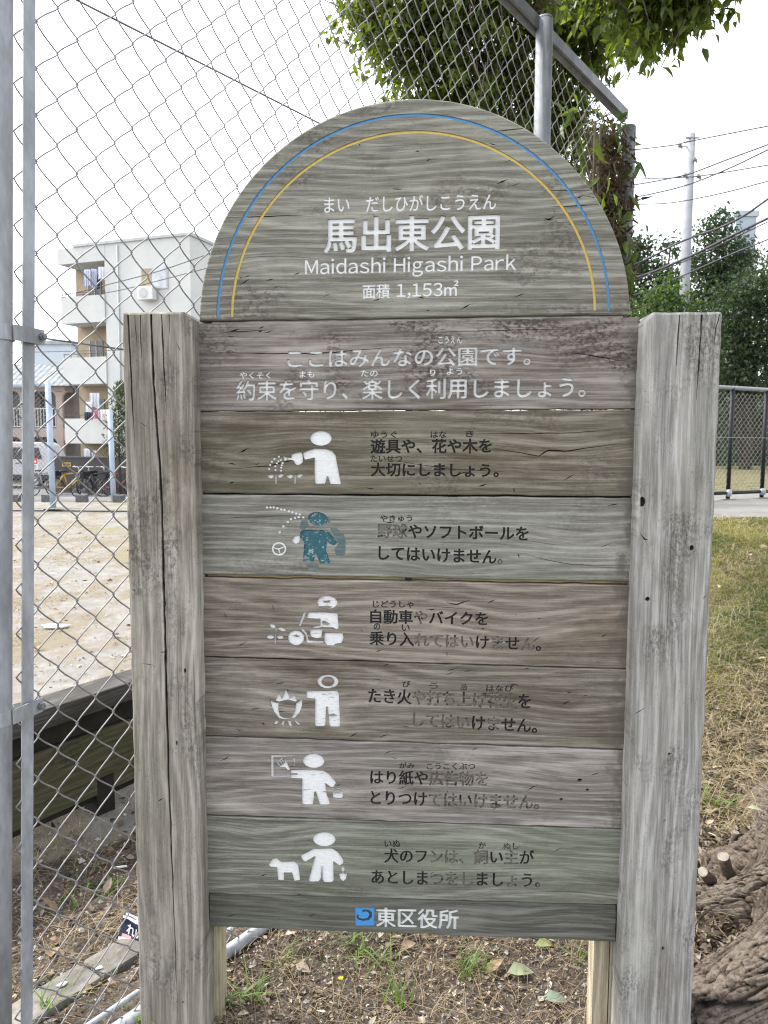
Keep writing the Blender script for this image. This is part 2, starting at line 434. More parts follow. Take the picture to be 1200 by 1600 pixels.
def crackp(pts, wd, d=0.0, taper=True):
    """sliver along picture points; wd px wide at its widest"""
    P = [np.array(p, float) for p in pts]; L = []; Rr = []
    Q = []
    for a, b in zip(P[:-1], P[1:]):
        m = max(2, int(np.linalg.norm(b - a) / 14))
        Q += [a + (b - a) * k / m for k in range(m)]
    Q.append(P[-1]); n = len(Q)
    for i, p in enumerate(Q):
        t = Q[min(i + 1, n - 1)] - Q[max(i - 1, 0)]; t = t / np.linalg.norm(t); nn = np.array([-t[1], t[0]])
        f = min(1, 2.2 * min(i, n - 1 - i) / n + .12) if taper else (1 if i < n * .5 else max(.12, 2 * (1 - i / n)))
        ww = wd * f * random.uniform(.7, 1.2) / 2; j = nn * random.uniform(-.5, .5)
        L.append(p + nn * ww + j); Rr.append(p - nn * ww + j)
    return ('crack', [(np.array([S(*p, d) for p in L + Rr[::-1]]), 1)])

def inside(poly_, pts):
    lo, hi = poly_.min(0), poly_.max(0)
    sel = np.nonzero((pts[:, 0] > lo[0]) & (pts[:, 0] < hi[0]) & (pts[:, 1] > lo[1]) & (pts[:, 1] < hi[1]))[0]
    out = np.zeros(len(pts), int)
    if len(sel):
        p = pts[sel]; r = np.zeros(len(sel), int); a = poly_; b = np.roll(poly_, -1, 0)
        for (x0, y0), (x1, y1) in zip(a, b):                # winding number, so that crossing outlines stay filled
            left = (x1 - x0) * (p[:, 1] - y0) - (p[:, 0] - x0) * (y1 - y0)
            r += ((y0 <= p[:, 1]) & (y1 > p[:, 1]) & (left > 0)).astype(int) - ((y0 > p[:, 1]) & (y1 <= p[:, 1]) & (left < 0)).astype(int)
        out[sel] = (r != 0)
    return out
DEPTH = dict(whitef=.0010, blackf=.0012, white=.0036, black=.0040, worn=.0050, teal=.0030, blue=.0024, yellow=.0024, crack=.0075, stain=0.0, swirl=.0024)
PRIO = ['swirl', 'whitef', 'blackf', 'white', 'black', 'worn', 'teal', 'blue', 'yellow', 'crack', 'stain']
def plank(name, outline, shapes, y0, T, bev, mwood, mcrack, mstain=None, jit=.0006, parts=(), label=None):
    """a board whose front is cut by real carved shapes; parts: (child name, {group: material})"""
    out = np.asarray(outline, float)
    if area(out) < 0: out = out[::-1]
    Q = []                                                # subdivide and roughen the edge
    for a, b in zip(out, np.roll(out, -1, 0)):
        m = max(1, int(np.linalg.norm(b - a) / .03)); e = (b - a) / (np.linalg.norm(b - a) + 1e-9); nn = np.array([e[1], -e[0]])
        for k in range(m): Q.append(a + (b - a) * k / m + nn * (RNG.normal(0, jit) if k else 0))
    out = np.array(Q); ins = fatten(out, -bev)
    K = 1000.0
    V = [Vector(p * K) for p in ins]; Fc = [list(range(len(ins)))]; info = [None]
    for g, cs in shapes:
        for c, sg in cs:
            if area(c) < 0: c = c[::-1]
            b = len(V); V += [Vector(p * K) for p in c]; Fc.append(list(range(b, b + len(c)))); info.append((g, sg))
    r = delaunay_2d_cdt(V, [], Fc, 0, 1e-4)
    cv, cf, of = r[0], r[2], r[5]
    P = np.array([tuple(v) for v in cv]) / K
    cen = np.array([P[list(f)].mean(0) for f in cf]); cls = [None] * len(cf)
    for i in np.nonzero(inside(ins, cen))[0]: cls[i] = 'front'
    best = np.full(len(cf), 99); names = {}
    for g, cs in shapes:
        k = np.zeros(len(cf), int)
        for c, sg in cs: k += sg * inside(c, cen)
        names[PRIO.index(g.split('#')[0])] = 0
        for i in np.nonzero(k > 0)[0]:
            q = PRIO.index(g.split('#')[0])
            if cls[i] is not None and q < best[i]: best[i] = q; cls[i] = g
    m = MB(); idx = {}
    def vid(i, y):
        k = (i, round(y, 5))
        if k not in idx: idx[k] = len(m.v); m.v.append((P[i][0], y0 + y, P[i][1]))
        return idx[k]
    own = {}
    depth = lambda c: 0.0 if c == 'front' else DEPTH[c.split('#')[0]]
    E2 = {}
    sub = {}
    for f, c in zip(cf, cls):
        if c is None: continue
        f = list(f); a = area(P[f])
        if abs(a) < 1e-13: continue
        if a < 0: f = f[::-1]
        if c in ('front', 'crack', 'stain'):
            m.f.append(tuple(vid(i, depth(c)) for i in f)); m.mi.append({'front': 0, 'crack': 1, 'stain': 2}[c]); m.sm.append(False)
        else: sub.setdefault(c, []).append(f)
        for i, j in zip(f, f[1:] + f[:1]): E2[(i, j)] = c
    for (i, j), c in E2.items():
        d = E2.get((j, i))
        if d is None or depth(c) >= depth(d): continue     # wall from the shallow to the deep side
        m.f.append((vid(j, depth(c)), vid(i, depth(c)), vid(i, depth(d)), vid(j, depth(d)))); m.mi.append(0); m.sm.append(False)
    n = len(ins); b = len(m.v)
    for ring, y in ((ins, 0.0), (fatten(out, -bev * .3), bev * .3), (out, bev), (out, T - bev), (ins, T)):
        m.v += [(p[0], y0 + y, p[1]) for p in ring]
    for k in range(4):
        for i in range(n):
            j = (i + 1) % n
            m.f.append((b + k * n + i, b + (k + 1) * n + i, b + (k + 1) * n + j, b + k * n + j)); m.mi.append(0); m.sm.append(True)
    m.f.append(tuple(b + 4 * n + i for i in range(n))[::-1]); m.mi.append(0); m.sm.append(False)
    o = m.build(name, [mwood, mcrack] + ([mstain] if mstain else []), sign, local=True, label=label)
    todo = []
    for cn, gm in parts:
        tags = sorted({g.split('#')[1] for g in sub if '#' in g and g.split('#')[0] in gm}) if cn == 'lettering' else ['']
        todo += [(cn, gm, t) for t in tags]
    for cn, gm, t in todo:
        pm = MB(); mats = []; kx = {}
        for g, mt in gm.items():
            if cn == 'lettering': g = g + '#' + t
            if g not in sub: continue
            mats.append(mt)
            for f in sub[g]:
                q = []
                for i in f:
                    k = (i, g)
                    if k not in kx: kx[k] = len(pm.v); pm.v.append((P[i][0], y0 + depth(g), P[i][1]))
                    q.append(kx[k])
                pm.f.append(tuple(q)); pm.mi.append(len(mats) - 1); pm.sm.append(False)
        if pm.f: pm.build(cn, mats, o, local=True)
    return o

WOODC = dict(d=(.135, .125, .108), l=(.30, .285, .255))
M_crack = pmat('dark_split', (.018, .016, .014), .95, .2, 40)
M_under = (.20, .185, .16)
M_white = paint('white_paint', (.72, .73, .72), (.33, .32, .30), .27, 1)
M_white2 = paint('white_paint_flaking', (.72, .73, .73), (.20, .19, .17), .375, 4, stretch=(1, 1, 9))
M_black = paint('black_paint', (.018, .018, .018), (.085, .08, .072), .36, 2)
M_worn = paint('black_paint_worn', (.03, .03, .03), (.22, .20, .175), .56, 3, stretch=(1, 1, 2))
M_teal = paint('teal_paint', (.030, .105, .13), (.30, .38, .39), .43, 5, stretch=(4, 4, 5))
M_blue = paint('blue_paint', (.09, .27, .52), (.12, .14, .14), .34, 6)
M_blue2 = paint('blue_sign_paint', (.06, .26, .56), (.4, .45, .5), .28, 6)
M_yellow = paint('yellow_paint', (.62, .45, .12), (.25, .22, .15), .34, 8)
M_swirl = pmat('brown_groove', (.05, .045, .035), .9, .3, 60)
n = NT('teal_stain'); v = n.co(); a = n.noise(n.map(v, scale=(1, 1, 8)), 22, 5, .65)
M_stain = n.base(n.mix(n.ss(a, .36, .6), (.16, .17, .15), (.075, .125, .12)), .85, 0, .2)

G6 = lambda X, Y: (400 + X / 6.4, 650 + Y / 6.4)
G7 = lambda X, Y: (400 + X / 6.667, 910 + Y / 6.667)
G8 = lambda X, Y: (400 + X / 6.667, 1160 + Y / 6.667)
FUR = .024
def fur(t, x0, x1, y, g='black', h=10, worn=()):
    return line_shapes(t, (x0, y), (x1, y), h, FUR, {'white': 'whitef', 'black': 'blackf'}.get(g, g), worn)
def nicks(n, x0, x1, yf, seed):
    """knife nicks: short slanted slivers"""
    rr = random.Random(seed); out = []
    for _ in range(n):
        x = rr.uniform(x0, x1); y = yf(x) if callable(yf) else rr.uniform(*yf); L = rr.uniform(6, 20); a = rr.choice([-.35, -.25, -.5, .15, -1.9]) + rr.uniform(-.1, .1)
        if abs(a) > 1: L *= .5
        out.append(crackp([(x, y), (x + L * .5, y + L * .5 * a + rr.uniform(-1, 1)), (x + L, y + L * a)] if abs(a) < 1 else [(x, y), (x + 2, y + L)], rr.uniform(1.2, 2.4)))
    return out

# rounded head panel
arch = [S(648 + 336 * math.cos(t), 497 - 7 * math.cos(t) * .75 - 342 * math.sin(t) ** 1.0) for t in [math.pi * k / 72 for k in range(73)]]
def arc_strip(g, cx, cy, rx, ry, wd):
    o_ = [(cx + (rx + wd / 2) * math.cos(t), cy + (-(ry + wd / 2)) * math.sin(t) + 5 * -math.cos(t)) for t in [math.pi * k / 90 for k in range(91)]]
    i_ = [(cx + (rx - wd / 2) * math.cos(t), cy + (-(ry - wd / 2)) * math.sin(t) + 5 * -math.cos(t)) for t in [math.pi * k / 90 for k in range(90, -1, -1)]]
    return poly(g, o_ + i_)
sh = [arc_strip('blue', 646, 491.5, 305, 311, 4.4), arc_strip('yellow', 646, 490.5, 283, 283.5, 4.6)]
sh += line_shapes('まい だしひがしこうえん', (507, 320.5), (775, 315), 25, .016, 'whitef')
sh += line_shapes('馬出東公園', (507, 368.5), (779.5, 361.5), 53, .028)
sh += line_shapes('Maidashi Higashi Park', (477, 418), (806, 410.5), 22, .010, 'whitef', latin=True)
sh += line_shapes('面積', (567, 456), (609, 455), 22, .018, 'whitef')
sh += line_shapes('1,153㎡', (620, 454), (716, 452), 20, .016, 'whitef', latin=True)
sh += [crackp(p, w_) for p, w_ in (([(771, 207), (826, 201)], 2.6), ([(828, 298), (925, 299)], 1.5), ([(850, 325), (945, 320)], 1.8), ([(350, 341), (480, 337)], 1.7), ([(905, 305), (960, 316)], 1.2))]
sh += nicks(7, 350, 480, (430, 480), 4) + nicks(8, 480, 880, (225, 300), 9) + nicks(5, 840, 900, (300, 360), 21) + nicks(6, 500, 900, (462, 486), 31)
M_w0 = wood('silvered_wood_green', (.10, .095, .077), (.268, .262, .222), 'X', 1, .65, (.07, .058, .05), .26, (.15, .17, .125), 300, .3, .5, knots=[(*S(850, 310), .05, .035), (*S(560, 250), .06, .02), (*S(430, 400), .04, -.02)])
o = plank('arch_panel', arch, sh, -.004, .045, .004, M_w0, M_crack, parts=[('lettering', dict(white=M_white, whitef=M_white)), ('border_line', dict(blue=M_blue)), ('border_line', dict(yellow=M_yellow))])
for c in o.children:
    if c.name.startswith('border'): c['label'] = ('blue' if c.data.materials[0] is M_blue else 'yellow') + ' painted arc following the round top'
o['label'] = 'half round top panel with the park name'

# boards, each corner as seen: (top-left, top-right, bottom-right, bottom-left)
GAPS = [((312, 504), (990, 494)), ((318, 643), (990, 639.5)), ((320, 771.5), (990, 776.5)), ((320, 899.5), (988, 911.5)), ((322, 1026.5), (986, 1046)),
        ((323, 1150), (984, 1172)), ((325, 1274), (982, 1296.5)), ((326, 1396), (980, 1414.5)), ((327, 1449), (960, 1472.5))]
def board_outline(k, g0=1.4, g1=1.4):
    (a, b), (d, c) = GAPS[k], GAPS[k + 1]
    if k == 7: b = (962, b[1]); c = (960, c[1])
    x0 = 306 if k < 7 else 326.5
    def ex(p, q, x): return (x, p[1] + (q[1] - p[1]) * (x - p[0]) / (q[0] - p[0]))
    xr = 1000 if k < 7 else 962.5
    return [S(*p) for p in ((ex(a, b, x0)[0], ex(a, b, x0)[1] + g0), (ex(a, b, xr)[0], ex(a, b, xr)[1] + g0), (ex(d, c, xr)[0], ex(d, c, xr)[1] - g1), (ex(d, c, x0)[0], ex(d, c, x0)[1] - g1))]
W = 'white'; B = 'black'
shapes = [None] * 8
shapes[0] = (fur('こうえん', 685, 722, 531, W, 11) + line_shapes('ここはみんなの公園です。', (449, 560), (829, 555.5), 29, .022)
    + fur('やくそく', 374.5, 422.5, 586.5, W) + fur('まも', 468, 491, 584.5, W) + fur('たの', 564, 590, 583, W) + fur('り', 672, 680, 582, W) + fur('よう', 698, 722, 580, W)
    + line_shapes('約束を守り、楽しく利用しましょう。', (369, 610), (915, 604), 32, .022)
    + [crackp([(330, 551), (490, 553), (627, 541)], 1.8), crackp([(883, 549), (960, 562), (978, 565)], 2), crackp([(330, 523), (360, 519), (420, 516)], 1.5), crackp([(640, 520), (900, 513)], 1.2)] + nicks(5, 340, 420, (505, 530), 77))
shapes[1] = (fur('ゆうぐ', 580, 620, 679) + fur('はな', 673, 697.5, 679) + fur('き', 728, 740, 678) + line_shapes('遊具や、花や木を', (579.5, 697.5), (768, 696.5), 22, .026, B)
    + fur('たいせつ', 579, 628, 716.5) + line_shapes('大切にしましょう。', (580, 733.5), (779, 735), 21, .026, B)
    + [poly(W, ell(648, 222, 108, 74), G6), poly(W, [(468, 368), (520, 345), (590, 325), (690, 328), (760, 350), (795, 395), (815, 500), (848, 675), (835, 683), (740, 678), (722, 605), (708, 600), (700, 640), (690, 675), (600, 678), (590, 665), (583, 560), (585, 415), (490, 437), (478, 420)], G6),
       poly(W, [(352, 385), (400, 368), (455, 360), (466, 385), (468, 460), (440, 485), (410, 490), (388, 478), (374, 445), (310, 434), (296, 452), (282, 450), (268, 402), (284, 402), (304, 416), (352, 416)], G6)]
    + [poly('whitef', ell(x, y, 12, 10, n=8), G6) for x, y in ((229, 406), (184, 428), (157, 457), (141, 489), (130, 530), (224, 452), (208, 472), (192, 502), (195, 540), (247, 440), (265, 470), (258, 492), (251, 516), (250, 546))]
    + [poly(W, [(x + dx, y) for x, y in p], G6) for dx in (0, 192) for p in ([(188, 628), (188, 585), (205, 585), (205, 678), (188, 678)], [(104, 600), (150, 583), (186, 600), (150, 627)], [(207, 600), (250, 575), (280, 592), (240, 620)])]
    + [crackp([(770, 700), (842, 713), (857, 703), (883, 705), (972, 693)], 2), crackp([(745, 678), (900, 676), (972, 671)], 1.3), crackp([(330, 735), (420, 728), (470, 716), (570, 716)], 1.4), crackp([(585, 715), (700, 733), (850, 740)], 1.1)] + nicks(6, 560, 960, (740, 765), 3) + nicks(4, 340, 420, (660, 760), 8))
shapes[2] = (fur('やきゅう', 594, 644, 810) + line_shapes('野球やソフトボールを', (590.5, 829), (825.5, 834), 22, .026, B, (0, 1))
    + line_shapes('してはいけません。', (592, 864), (785, 871), 21, .026, B, (8,))
    + [poly('teal', ell(620, 1028, 100, 68, 10), G6), poly('teal', [(440, 1165), (480, 1135), (700, 1140), (760, 1190), (815, 1265), (780, 1297), (740, 1280), (712, 1250), (700, 1340), (750, 1475), (640, 1475), (595, 1365), (580, 1460), (470, 1455), (482, 1260), (443, 1215)], G6),
       poly(W, [(352, 1250), (385, 1205), (425, 1185), (438, 1212), (433, 1262), (395, 1280)], G6),
       poly('whitef', ell(230, 1328, 72, 68), G6, [ell(230, 1328, 56, 52)]), poly('whitef', [(174, 1312), (225, 1323), (284, 1302), (286, 1312), (234, 1336), (246, 1378), (237, 1380), (220, 1336), (174, 1322)], G6)]
    + [poly('whitef', ell(x, y, 13, 11.5, n=8), G6) for x, y in ((110, 915), (145, 914), (176, 914), (213, 922), (252, 934), (284, 937), (328, 952), (363, 962), (402, 974), (438, 982), (472, 1013), (426, 1012), (390, 1020), (349, 1031), (318, 1060), (273, 1103), (235, 1162))]
    + [poly('stain', p, G6) for p in ([(430, 1120), (455, 1040), (500, 1005), (530, 1100), (470, 1142)], [(700, 1000), (750, 1030), (740, 1060), (722, 1070)], [(740, 1120), (810, 1125), (880, 1180), (900, 1260), (890, 1390), (800, 1400), (780, 1330), (825, 1275), (770, 1190)], [(500, 1492), (620, 1484), (640, 1530), (540, 1560)])]
    + [crackp([(330, 812), (380, 808), (470, 806)], 1.0), crackp([(800, 862), (880, 880), (960, 888)], 1.0)] + nicks(5, 560, 960, (790, 890), 5))
shapes[3] = (fur('じどうしゃ', 583, 646, 944, h=11) + line_shapes('自動車やバイクを', (579, 963), (762, 967), 21, .026, B, (3,)) + fur('の', 584, 594, 979) + fur('い', 628, 640, 981)
    + line_shapes('乗り入れてはいけません。', (578, 997), (845, 1007), 21, .026, B, (3, 4, 5, 6, 8, 10))
    + [poly(W, ell(742, 210, 106, 70), G7, [[(700, 196), (765, 190), (768, 204), (705, 208)], [(665, 250), (740, 243), (785, 258), (740, 276), (700, 272)]]),
       poly(W, [(545, 315), (640, 308), (850, 322), (860, 480), (835, 490), (800, 470), (700, 470), (668, 450), (668, 378), (640, 380), (530, 375), (535, 345)], G7, [[(690, 405), (710, 400), (765, 432), (750, 446), (695, 438)]]),
       poly(W, [(497, 308), (524, 306), (466, 455), (442, 458)], G7), poly(W, [(456, 485), (488, 482), (530, 530), (548, 605), (705, 612), (705, 632), (525, 630), (518, 550)], G7),
       poly(W, [(578, 470), (660, 452), (690, 455), (680, 470), (600, 482)], G7), poly(W, [(562, 500), (600, 490), (690, 492), (680, 575), (630, 585), (580, 570), (562, 545)], G7),
       poly(W, ell(416, 578, 84, 77), G7, [[(385, 552), (420, 545), (452, 562), (420, 568)]]), poly(W, [(712, 525), (905, 530), (910, 580), (890, 632), (830, 640), (800, 660), (740, 655), (710, 620)], G7),
       poly(W, [(208, 470), (222, 475), (210, 515), (196, 512)], G7), poly(W, [(190, 535), (205, 535), (204, 650), (188, 650)], G7)]
    + [poly(W, ell(*p, n=14), G7) for p in ((172, 456, 34, 21, 28), (268, 490, 42, 18, 15), (148, 570, 40, 20, 0), (250, 573, 38, 18, 0))]
    + nicks(13, 340, 960, (925, 1020), 6) + [crackp([(697, 941), (714, 945), (735, 937)], 3)])
shapes[4] = (fur('び', 629, 641, 1069) + fur('う', 671, 684, 1072, 'worn') + fur('あ', 720, 730, 1073.5, 'worn') + fur('はなび', 760, 802, 1075.5)
    + line_shapes('たき火や打ち上げ花火を', (576, 1087), (829, 1096), 23, .026, B, (3, 4, 5, 6, 7, 8, 9)) + line_shapes('してはいけません。', (646, 1124), (839, 1135), 21, .026, B, (0, 1, 2, 3, 5))
    + [poly(W, ell(748, 1035, 110, 72), G7, [ell(748, 1033, 66, 48)]),
       poly(W, [(525, 1135), (850, 1130), (862, 1160), (876, 1490), (860, 1505), (775, 1505), (760, 1480), (755, 1400), (742, 1295), (730, 1300), (722, 1490), (700, 1500), (620, 1500), (612, 1480), (615, 1215), (525, 1205)], G7, [[(755, 1380), (800, 1372), (840, 1385), (790, 1397)]]),
       poly(W, [(200, 1235), (232, 1150), (270, 1215), (310, 1112), (350, 1200), (340, 1212), (400, 1172), (425, 1230), (415, 1248), (330, 1222), (240, 1245)], G7),
       poly(W, [(148, 1215), (180, 1250), (235, 1257), (230, 1330), (250, 1390), (292, 1412), (370, 1410), (405, 1345), (415, 1262), (440, 1248), (485, 1210), (478, 1290), (450, 1360), (402, 1415), (300, 1430), (238, 1418), (185, 1350), (155, 1270)], G7)]
    + [poly(W, p, G7) for p in ([(195, 1447), (240, 1437), (215, 1480), (185, 1483)], [(270, 1447), (300, 1442), (285, 1490), (260, 1490)], [(325, 1447), (360, 1442), (372, 1500), (345, 1500)], [(385, 1440), (415, 1440), (462, 1478), (440, 1490)])]
    + nicks(26, 340, 930, (1042, 1155), 10))
shapes[5] = (fur('がみ', 624, 647.5, 1196) + fur('こうこくぶつ', 667, 742.5, 1197.5) + line_shapes('はり紙や広告物を', (579, 1214.5), (762, 1217.5), 22, .026, B, (4, 5, 6, 7))
    + line_shapes('とりつけてはいけません。', (579.5, 1246.5), (842, 1254), 21, .026, B, (4, 5, 6, 7, 8, 9, 10, 11))
    + [poly(W, ell(600, 195, 112, 75), G8), poly(W, [(360, 290), (560, 285), (700, 295), (760, 330), (835, 420), (800, 475), (770, 465), (722, 430), (730, 520), (772, 640), (755, 652), (665, 652), (620, 515), (608, 520), (592, 650), (485, 650), (480, 630), (478, 500), (480, 378), (360, 378)], G8, [[(362, 328), (430, 324), (430, 338), (362, 340)]]),
       poly(W, [(155, 135), (410, 138), (410, 150), (180, 155), (182, 352), (320, 352), (320, 366), (155, 362)], G8),
       poly(W, [(212, 215), (275, 155), (320, 205), (340, 255), (358, 285), (330, 298), (300, 262), (250, 262)], G8, [[(232, 212), (242, 204), (268, 240), (258, 246)], [(252, 194), (262, 186), (286, 226), (276, 233)], [(272, 178), (281, 172), (302, 212), (294, 218)]]),
       poly(W, [(380, 168), (410, 166), (402, 215), (390, 218)], G8), poly(W, [(386, 225), (404, 225), (402, 252), (388, 252)], G8),
       poly(W, [(798, 580), (800, 520), (825, 485), (870, 476), (900, 500), (908, 560), (890, 586)], G8, [ell(852, 512, 36, 20, n=14)])]
    + [poly('crack', ell(x, y, rx, ry, n=10)) for x, y, rx, ry in ((906, 1219, 4, 2.5), (918, 1234, 3, 2), (877, 1249, 3, 2))] + nicks(16, 340, 930, (1160, 1270), 12))
shapes[6] = (fur('いぬ', 601, 625.5, 1318, h=11) + fur('か', 748, 759, 1321) + fur('ぬし', 787, 810, 1322, 'worn') + line_shapes('犬のフンは、飼い主が', (601, 1337), (834, 1340), 22, .026, B, (3, 4, 5, 6, 8))
    + line_shapes('あとしまつをしましょう。', (581, 1370.5), (844, 1376), 21, .026, B, (4, 5, 6, 9, 11))
    + [poly(W, ell(710, 1012, 118, 75), G8), poly(W, [(465, 1180), (600, 1110), (790, 1105), (850, 1140), (912, 1230), (905, 1265), (870, 1290), (805, 1245), (808, 1440), (790, 1462), (710, 1462), (690, 1430), (686, 1290), (675, 1420), (650, 1455), (560, 1458), (548, 1440), (575, 1340), (615, 1190), (510, 1250), (475, 1220)], G8),
       poly(W, [(125, 1285), (175, 1215), (215, 1208), (265, 1248), (400, 1243), (440, 1280), (460, 1440), (395, 1448), (372, 1362), (290, 1362), (292, 1440), (228, 1440), (215, 1305), (150, 1302)], G8),
       poly(W, ell(904, 1322, 18, 28, n=14), G8), poly(W, [(898, 1348), (912, 1348), (912, 1368), (948, 1368), (935, 1430), (905, 1452), (875, 1430), (862, 1368), (898, 1368)], G8)]
    + nicks(5, 340, 940, (1300, 1400), 14))
sw = [(150, 205), (168, 196), (205, 200), (228, 220), (228, 262), (205, 296), (160, 304), (120, 290), (108, 262), (118, 244)]; swi = [(131, 248), (124, 262), (134, 276), (160, 284), (192, 276), (208, 252), (206, 232), (196, 220), (176, 214), (160, 224)]
sc4 = lambda X, Y: (540 + X / 6, 1390 + Y / 6)
sw = [(150 + (x - 150) * 1.22, y) for x, y in sw]; swi = [(150 + (x - 150) * 1.22, y) for x, y in swi]
shapes[7] = ([poly('blue', [(83, 172), (270, 176), (270, 346), (88, 348)], sc4), poly('swirl', sw + swi, sc4)] + line_shapes('東区役所', (588, 1434.5), (716, 1438), 30, .032) + nicks(3, 340, 940, (1425, 1460), 16))

spec = [  # dark, light, seed, blotch, blotch colour, green, green colour, ring, pale
    ((.095, .080, .072), (.255, .232, .208), 2.3, .85, (.052, .036, .038), .25, (.13, .13, .09), 300, .45),
    ((.075, .066, .048), (.215, .195, .155), 3.1, .45, (.045, .038, .032), .35, (.105, .10, .065), 220, .3),
    ((.105, .10, .084), (.265, .262, .23), 4.7, .25, (.05, .045, .04), .3, (.14, .16, .12), 380, .35),
    ((.085, .072, .058), (.255, .226, .19), 5.2, .2, (.05, .04, .035), .2, (.14, .13, .09), 260, .35),
    ((.075, .065, .052), (.245, .224, .19), 6.9, .2, (.05, .04, .035), .25, (.12, .11, .075), 240, .45),
    ((.10, .088, .078), (.28, .258, .236), 7.4, .2, (.05, .04, .035), .15, (.15, .15, .12), 280, .5),
    ((.08, .08, .062), (.245, .245, .208), 8.8, .15, (.04, .04, .03), .4, (.125, .145, .10), 250, .4),
    ((.05, .05, .042), (.14, .138, .118), 9.6, .25, (.03, .03, .026), .4, (.09, .098, .075), 300, .4)]
BLAB = ['top board with the welcome lettering and dark mould stains', 'board with the watering pictogram', 'board with the teal ball player pictogram', 'board with the motor scooter pictogram', 'board with the bonfire pictogram', 'board with the poster brush pictogram', 'board with the dog and walker pictogram', 'narrow dark bottom board with the blue square mark']
for k in range(8):
    dk, lt, sd_, bl, bc, gr, gc, rg, pl = spec[k]
    mw = wood('board_wood', dk, lt, 'X', sd_, bl, bc, gr, gc, rg, pl, .55, stain=[.7, .75, .45, .75, .75, .5, .6, .5][k], ends=(S(960, 900)[0], S(985, 900)[0]) if k < 6 else None,
              knots=[[(*S(*q), r_, a_) for *q, r_, a_ in kk] for kk in ([(880, 560, .03, .02)], [(880, 700, .045, .03), (470, 690, .03, -.02)], [(900, 850, .04, .03), (700, 880, .03, .02)], [(800, 985, .05, .035)], [(480, 1100, .04, .02), (900, 1120, .05, .03)], [(905, 1225, .05, .04), (560, 1240, .03, .02)], [(420, 1310, .04, .03), (880, 1370, .05, -.03)], [(800, 1440, .03, .02)])][k])
    last = k == 7
    prt = [('lettering', {W: M_white, 'whitef': M_white, B: M_black, 'worn': M_worn})]
    if k == 7: prt = [('lettering', {W: M_white}), ('emblem', {'blue': M_blue2, 'swirl': M_swirl})]
    elif k:      # the white group is the pictogram there
        prt = [('lettering', {B: M_black, 'blackf': M_black, 'worn': M_worn}), ('pictogram', {W: M_white2 if k in (3, 4, 5) else M_white, 'whitef': M_white, 'teal': M_teal})]
    g0, g1 = [(1.5, .5), (.7, .9), (1.6, 2.4), (3.2, .8), (.8, .8), (.9, .7), (.7, .2), (.2, .5)][k]
    plank('board', board_outline(k, g0, g1), shapes[k], 0.0 if not last else .002, .038, .0028 if k < 6 else .0018, mw, M_crack, M_stain, parts=prt, label=BLAB[k])

M_gapwood = pmat('pale_gap_wood', (.50, .38, .20), .8, .25, 30, stretch=(1, 1, 8)); M_gapshade = pmat('gap_shade_dark', (.03, .027, .022), .9, .2, 20)  # dark strips added behind the gaps to block light, shade put in their colour
for k in (2, 3, 4, 5, 6, 7):
    a, b = S(*GAPS[k][0]), S(*GAPS[k][1]); bl = k == 3  # the pale strip stands for a board's bare top edge
    m = MB(); m.bar((a[0], .030, a[1]), (b[0] if k < 7 else S(958, 1414)[0], .030, b[1]), .012, .022 if not bl else .012, up=(0, 0, 1))
    m.build('gap_strip', M_gapwood if bl else M_gapshade, sign, local=True)
# posts
PD = -.05
def post(name, xl, xr, ytop, seed, cracks, holes, inner, dk, lt):
    """xl, xr: picture x of the front face's edges half way down (y 1000)"""
    u0, u1 = S(xl, 1000, PD)[0], S(xr, 1000, PD)[0]; zt = S((xl + xr) / 2, ytop, PD)[1]; zb = -.25
    c = .02
    o_ = [(u0, zb), (u1, zb), (u1, zt - (c if inner > 0 else .004)), (u1 - (c if inner > 0 else .004), zt), (u0 + (c if inner < 0 else .004), zt), (u0, zt - (c if inner < 0 else .004))]
    mw = wood('post_wood', dk, lt, 'Z', seed, .6, (.05, .046, .043), .3, (.16, .165, .12), 260, .4, .8, .008, .5, .6)
    sh_ = [crackp(p, w_, PD, tp) for p, w_, tp in cracks] + [('crack', [(np.array([S(*q, PD) for q in ell(*h, n=12)]), 1)]) for h in holes]
    return plank(name, o_, sh_, PD, .165, .006, mw, M_crack, jit=.0008)
post('post', 203, 309, 487, 12.3, [([(235.5, 489.5), (240, 600), (249, 720), (253, 800), (263, 1200), (280, 1640)], 4.2, False), ([(200, 490), (205, 600), (211, 700)], 2.6, False), ([(252, 490), (256, 570), (260, 650)], 2.6, False), ([(194, 490), (195, 515)], 1.3, False), ([(219, 490), (221, 560)], 1.5, False), ([(211, 490), (213, 540)], 1.3, False), ([(264, 490), (265, 520)], 1.4, False), ([(205, 921), (212, 923)], 2.5, True), ([(221, 1036), (243, 1040)], 1.6, True), ([(250, 1020), (263, 1017)], 1.8, True), ([(246, 1252), (255, 1247)], 2.4, True), ([(276, 535), (283, 552)], 1.2, True), ([(216, 658), (232, 668)], 1.2, True)],
     [(289, 1048, 1.8, 4), (276, 1161, 1.6, 4), (286, 1566, 2, 1.6)], 1, (.135, .121, .10), (.31, .288, .25))['label'] = 'thick square post with a long dark split down its front'
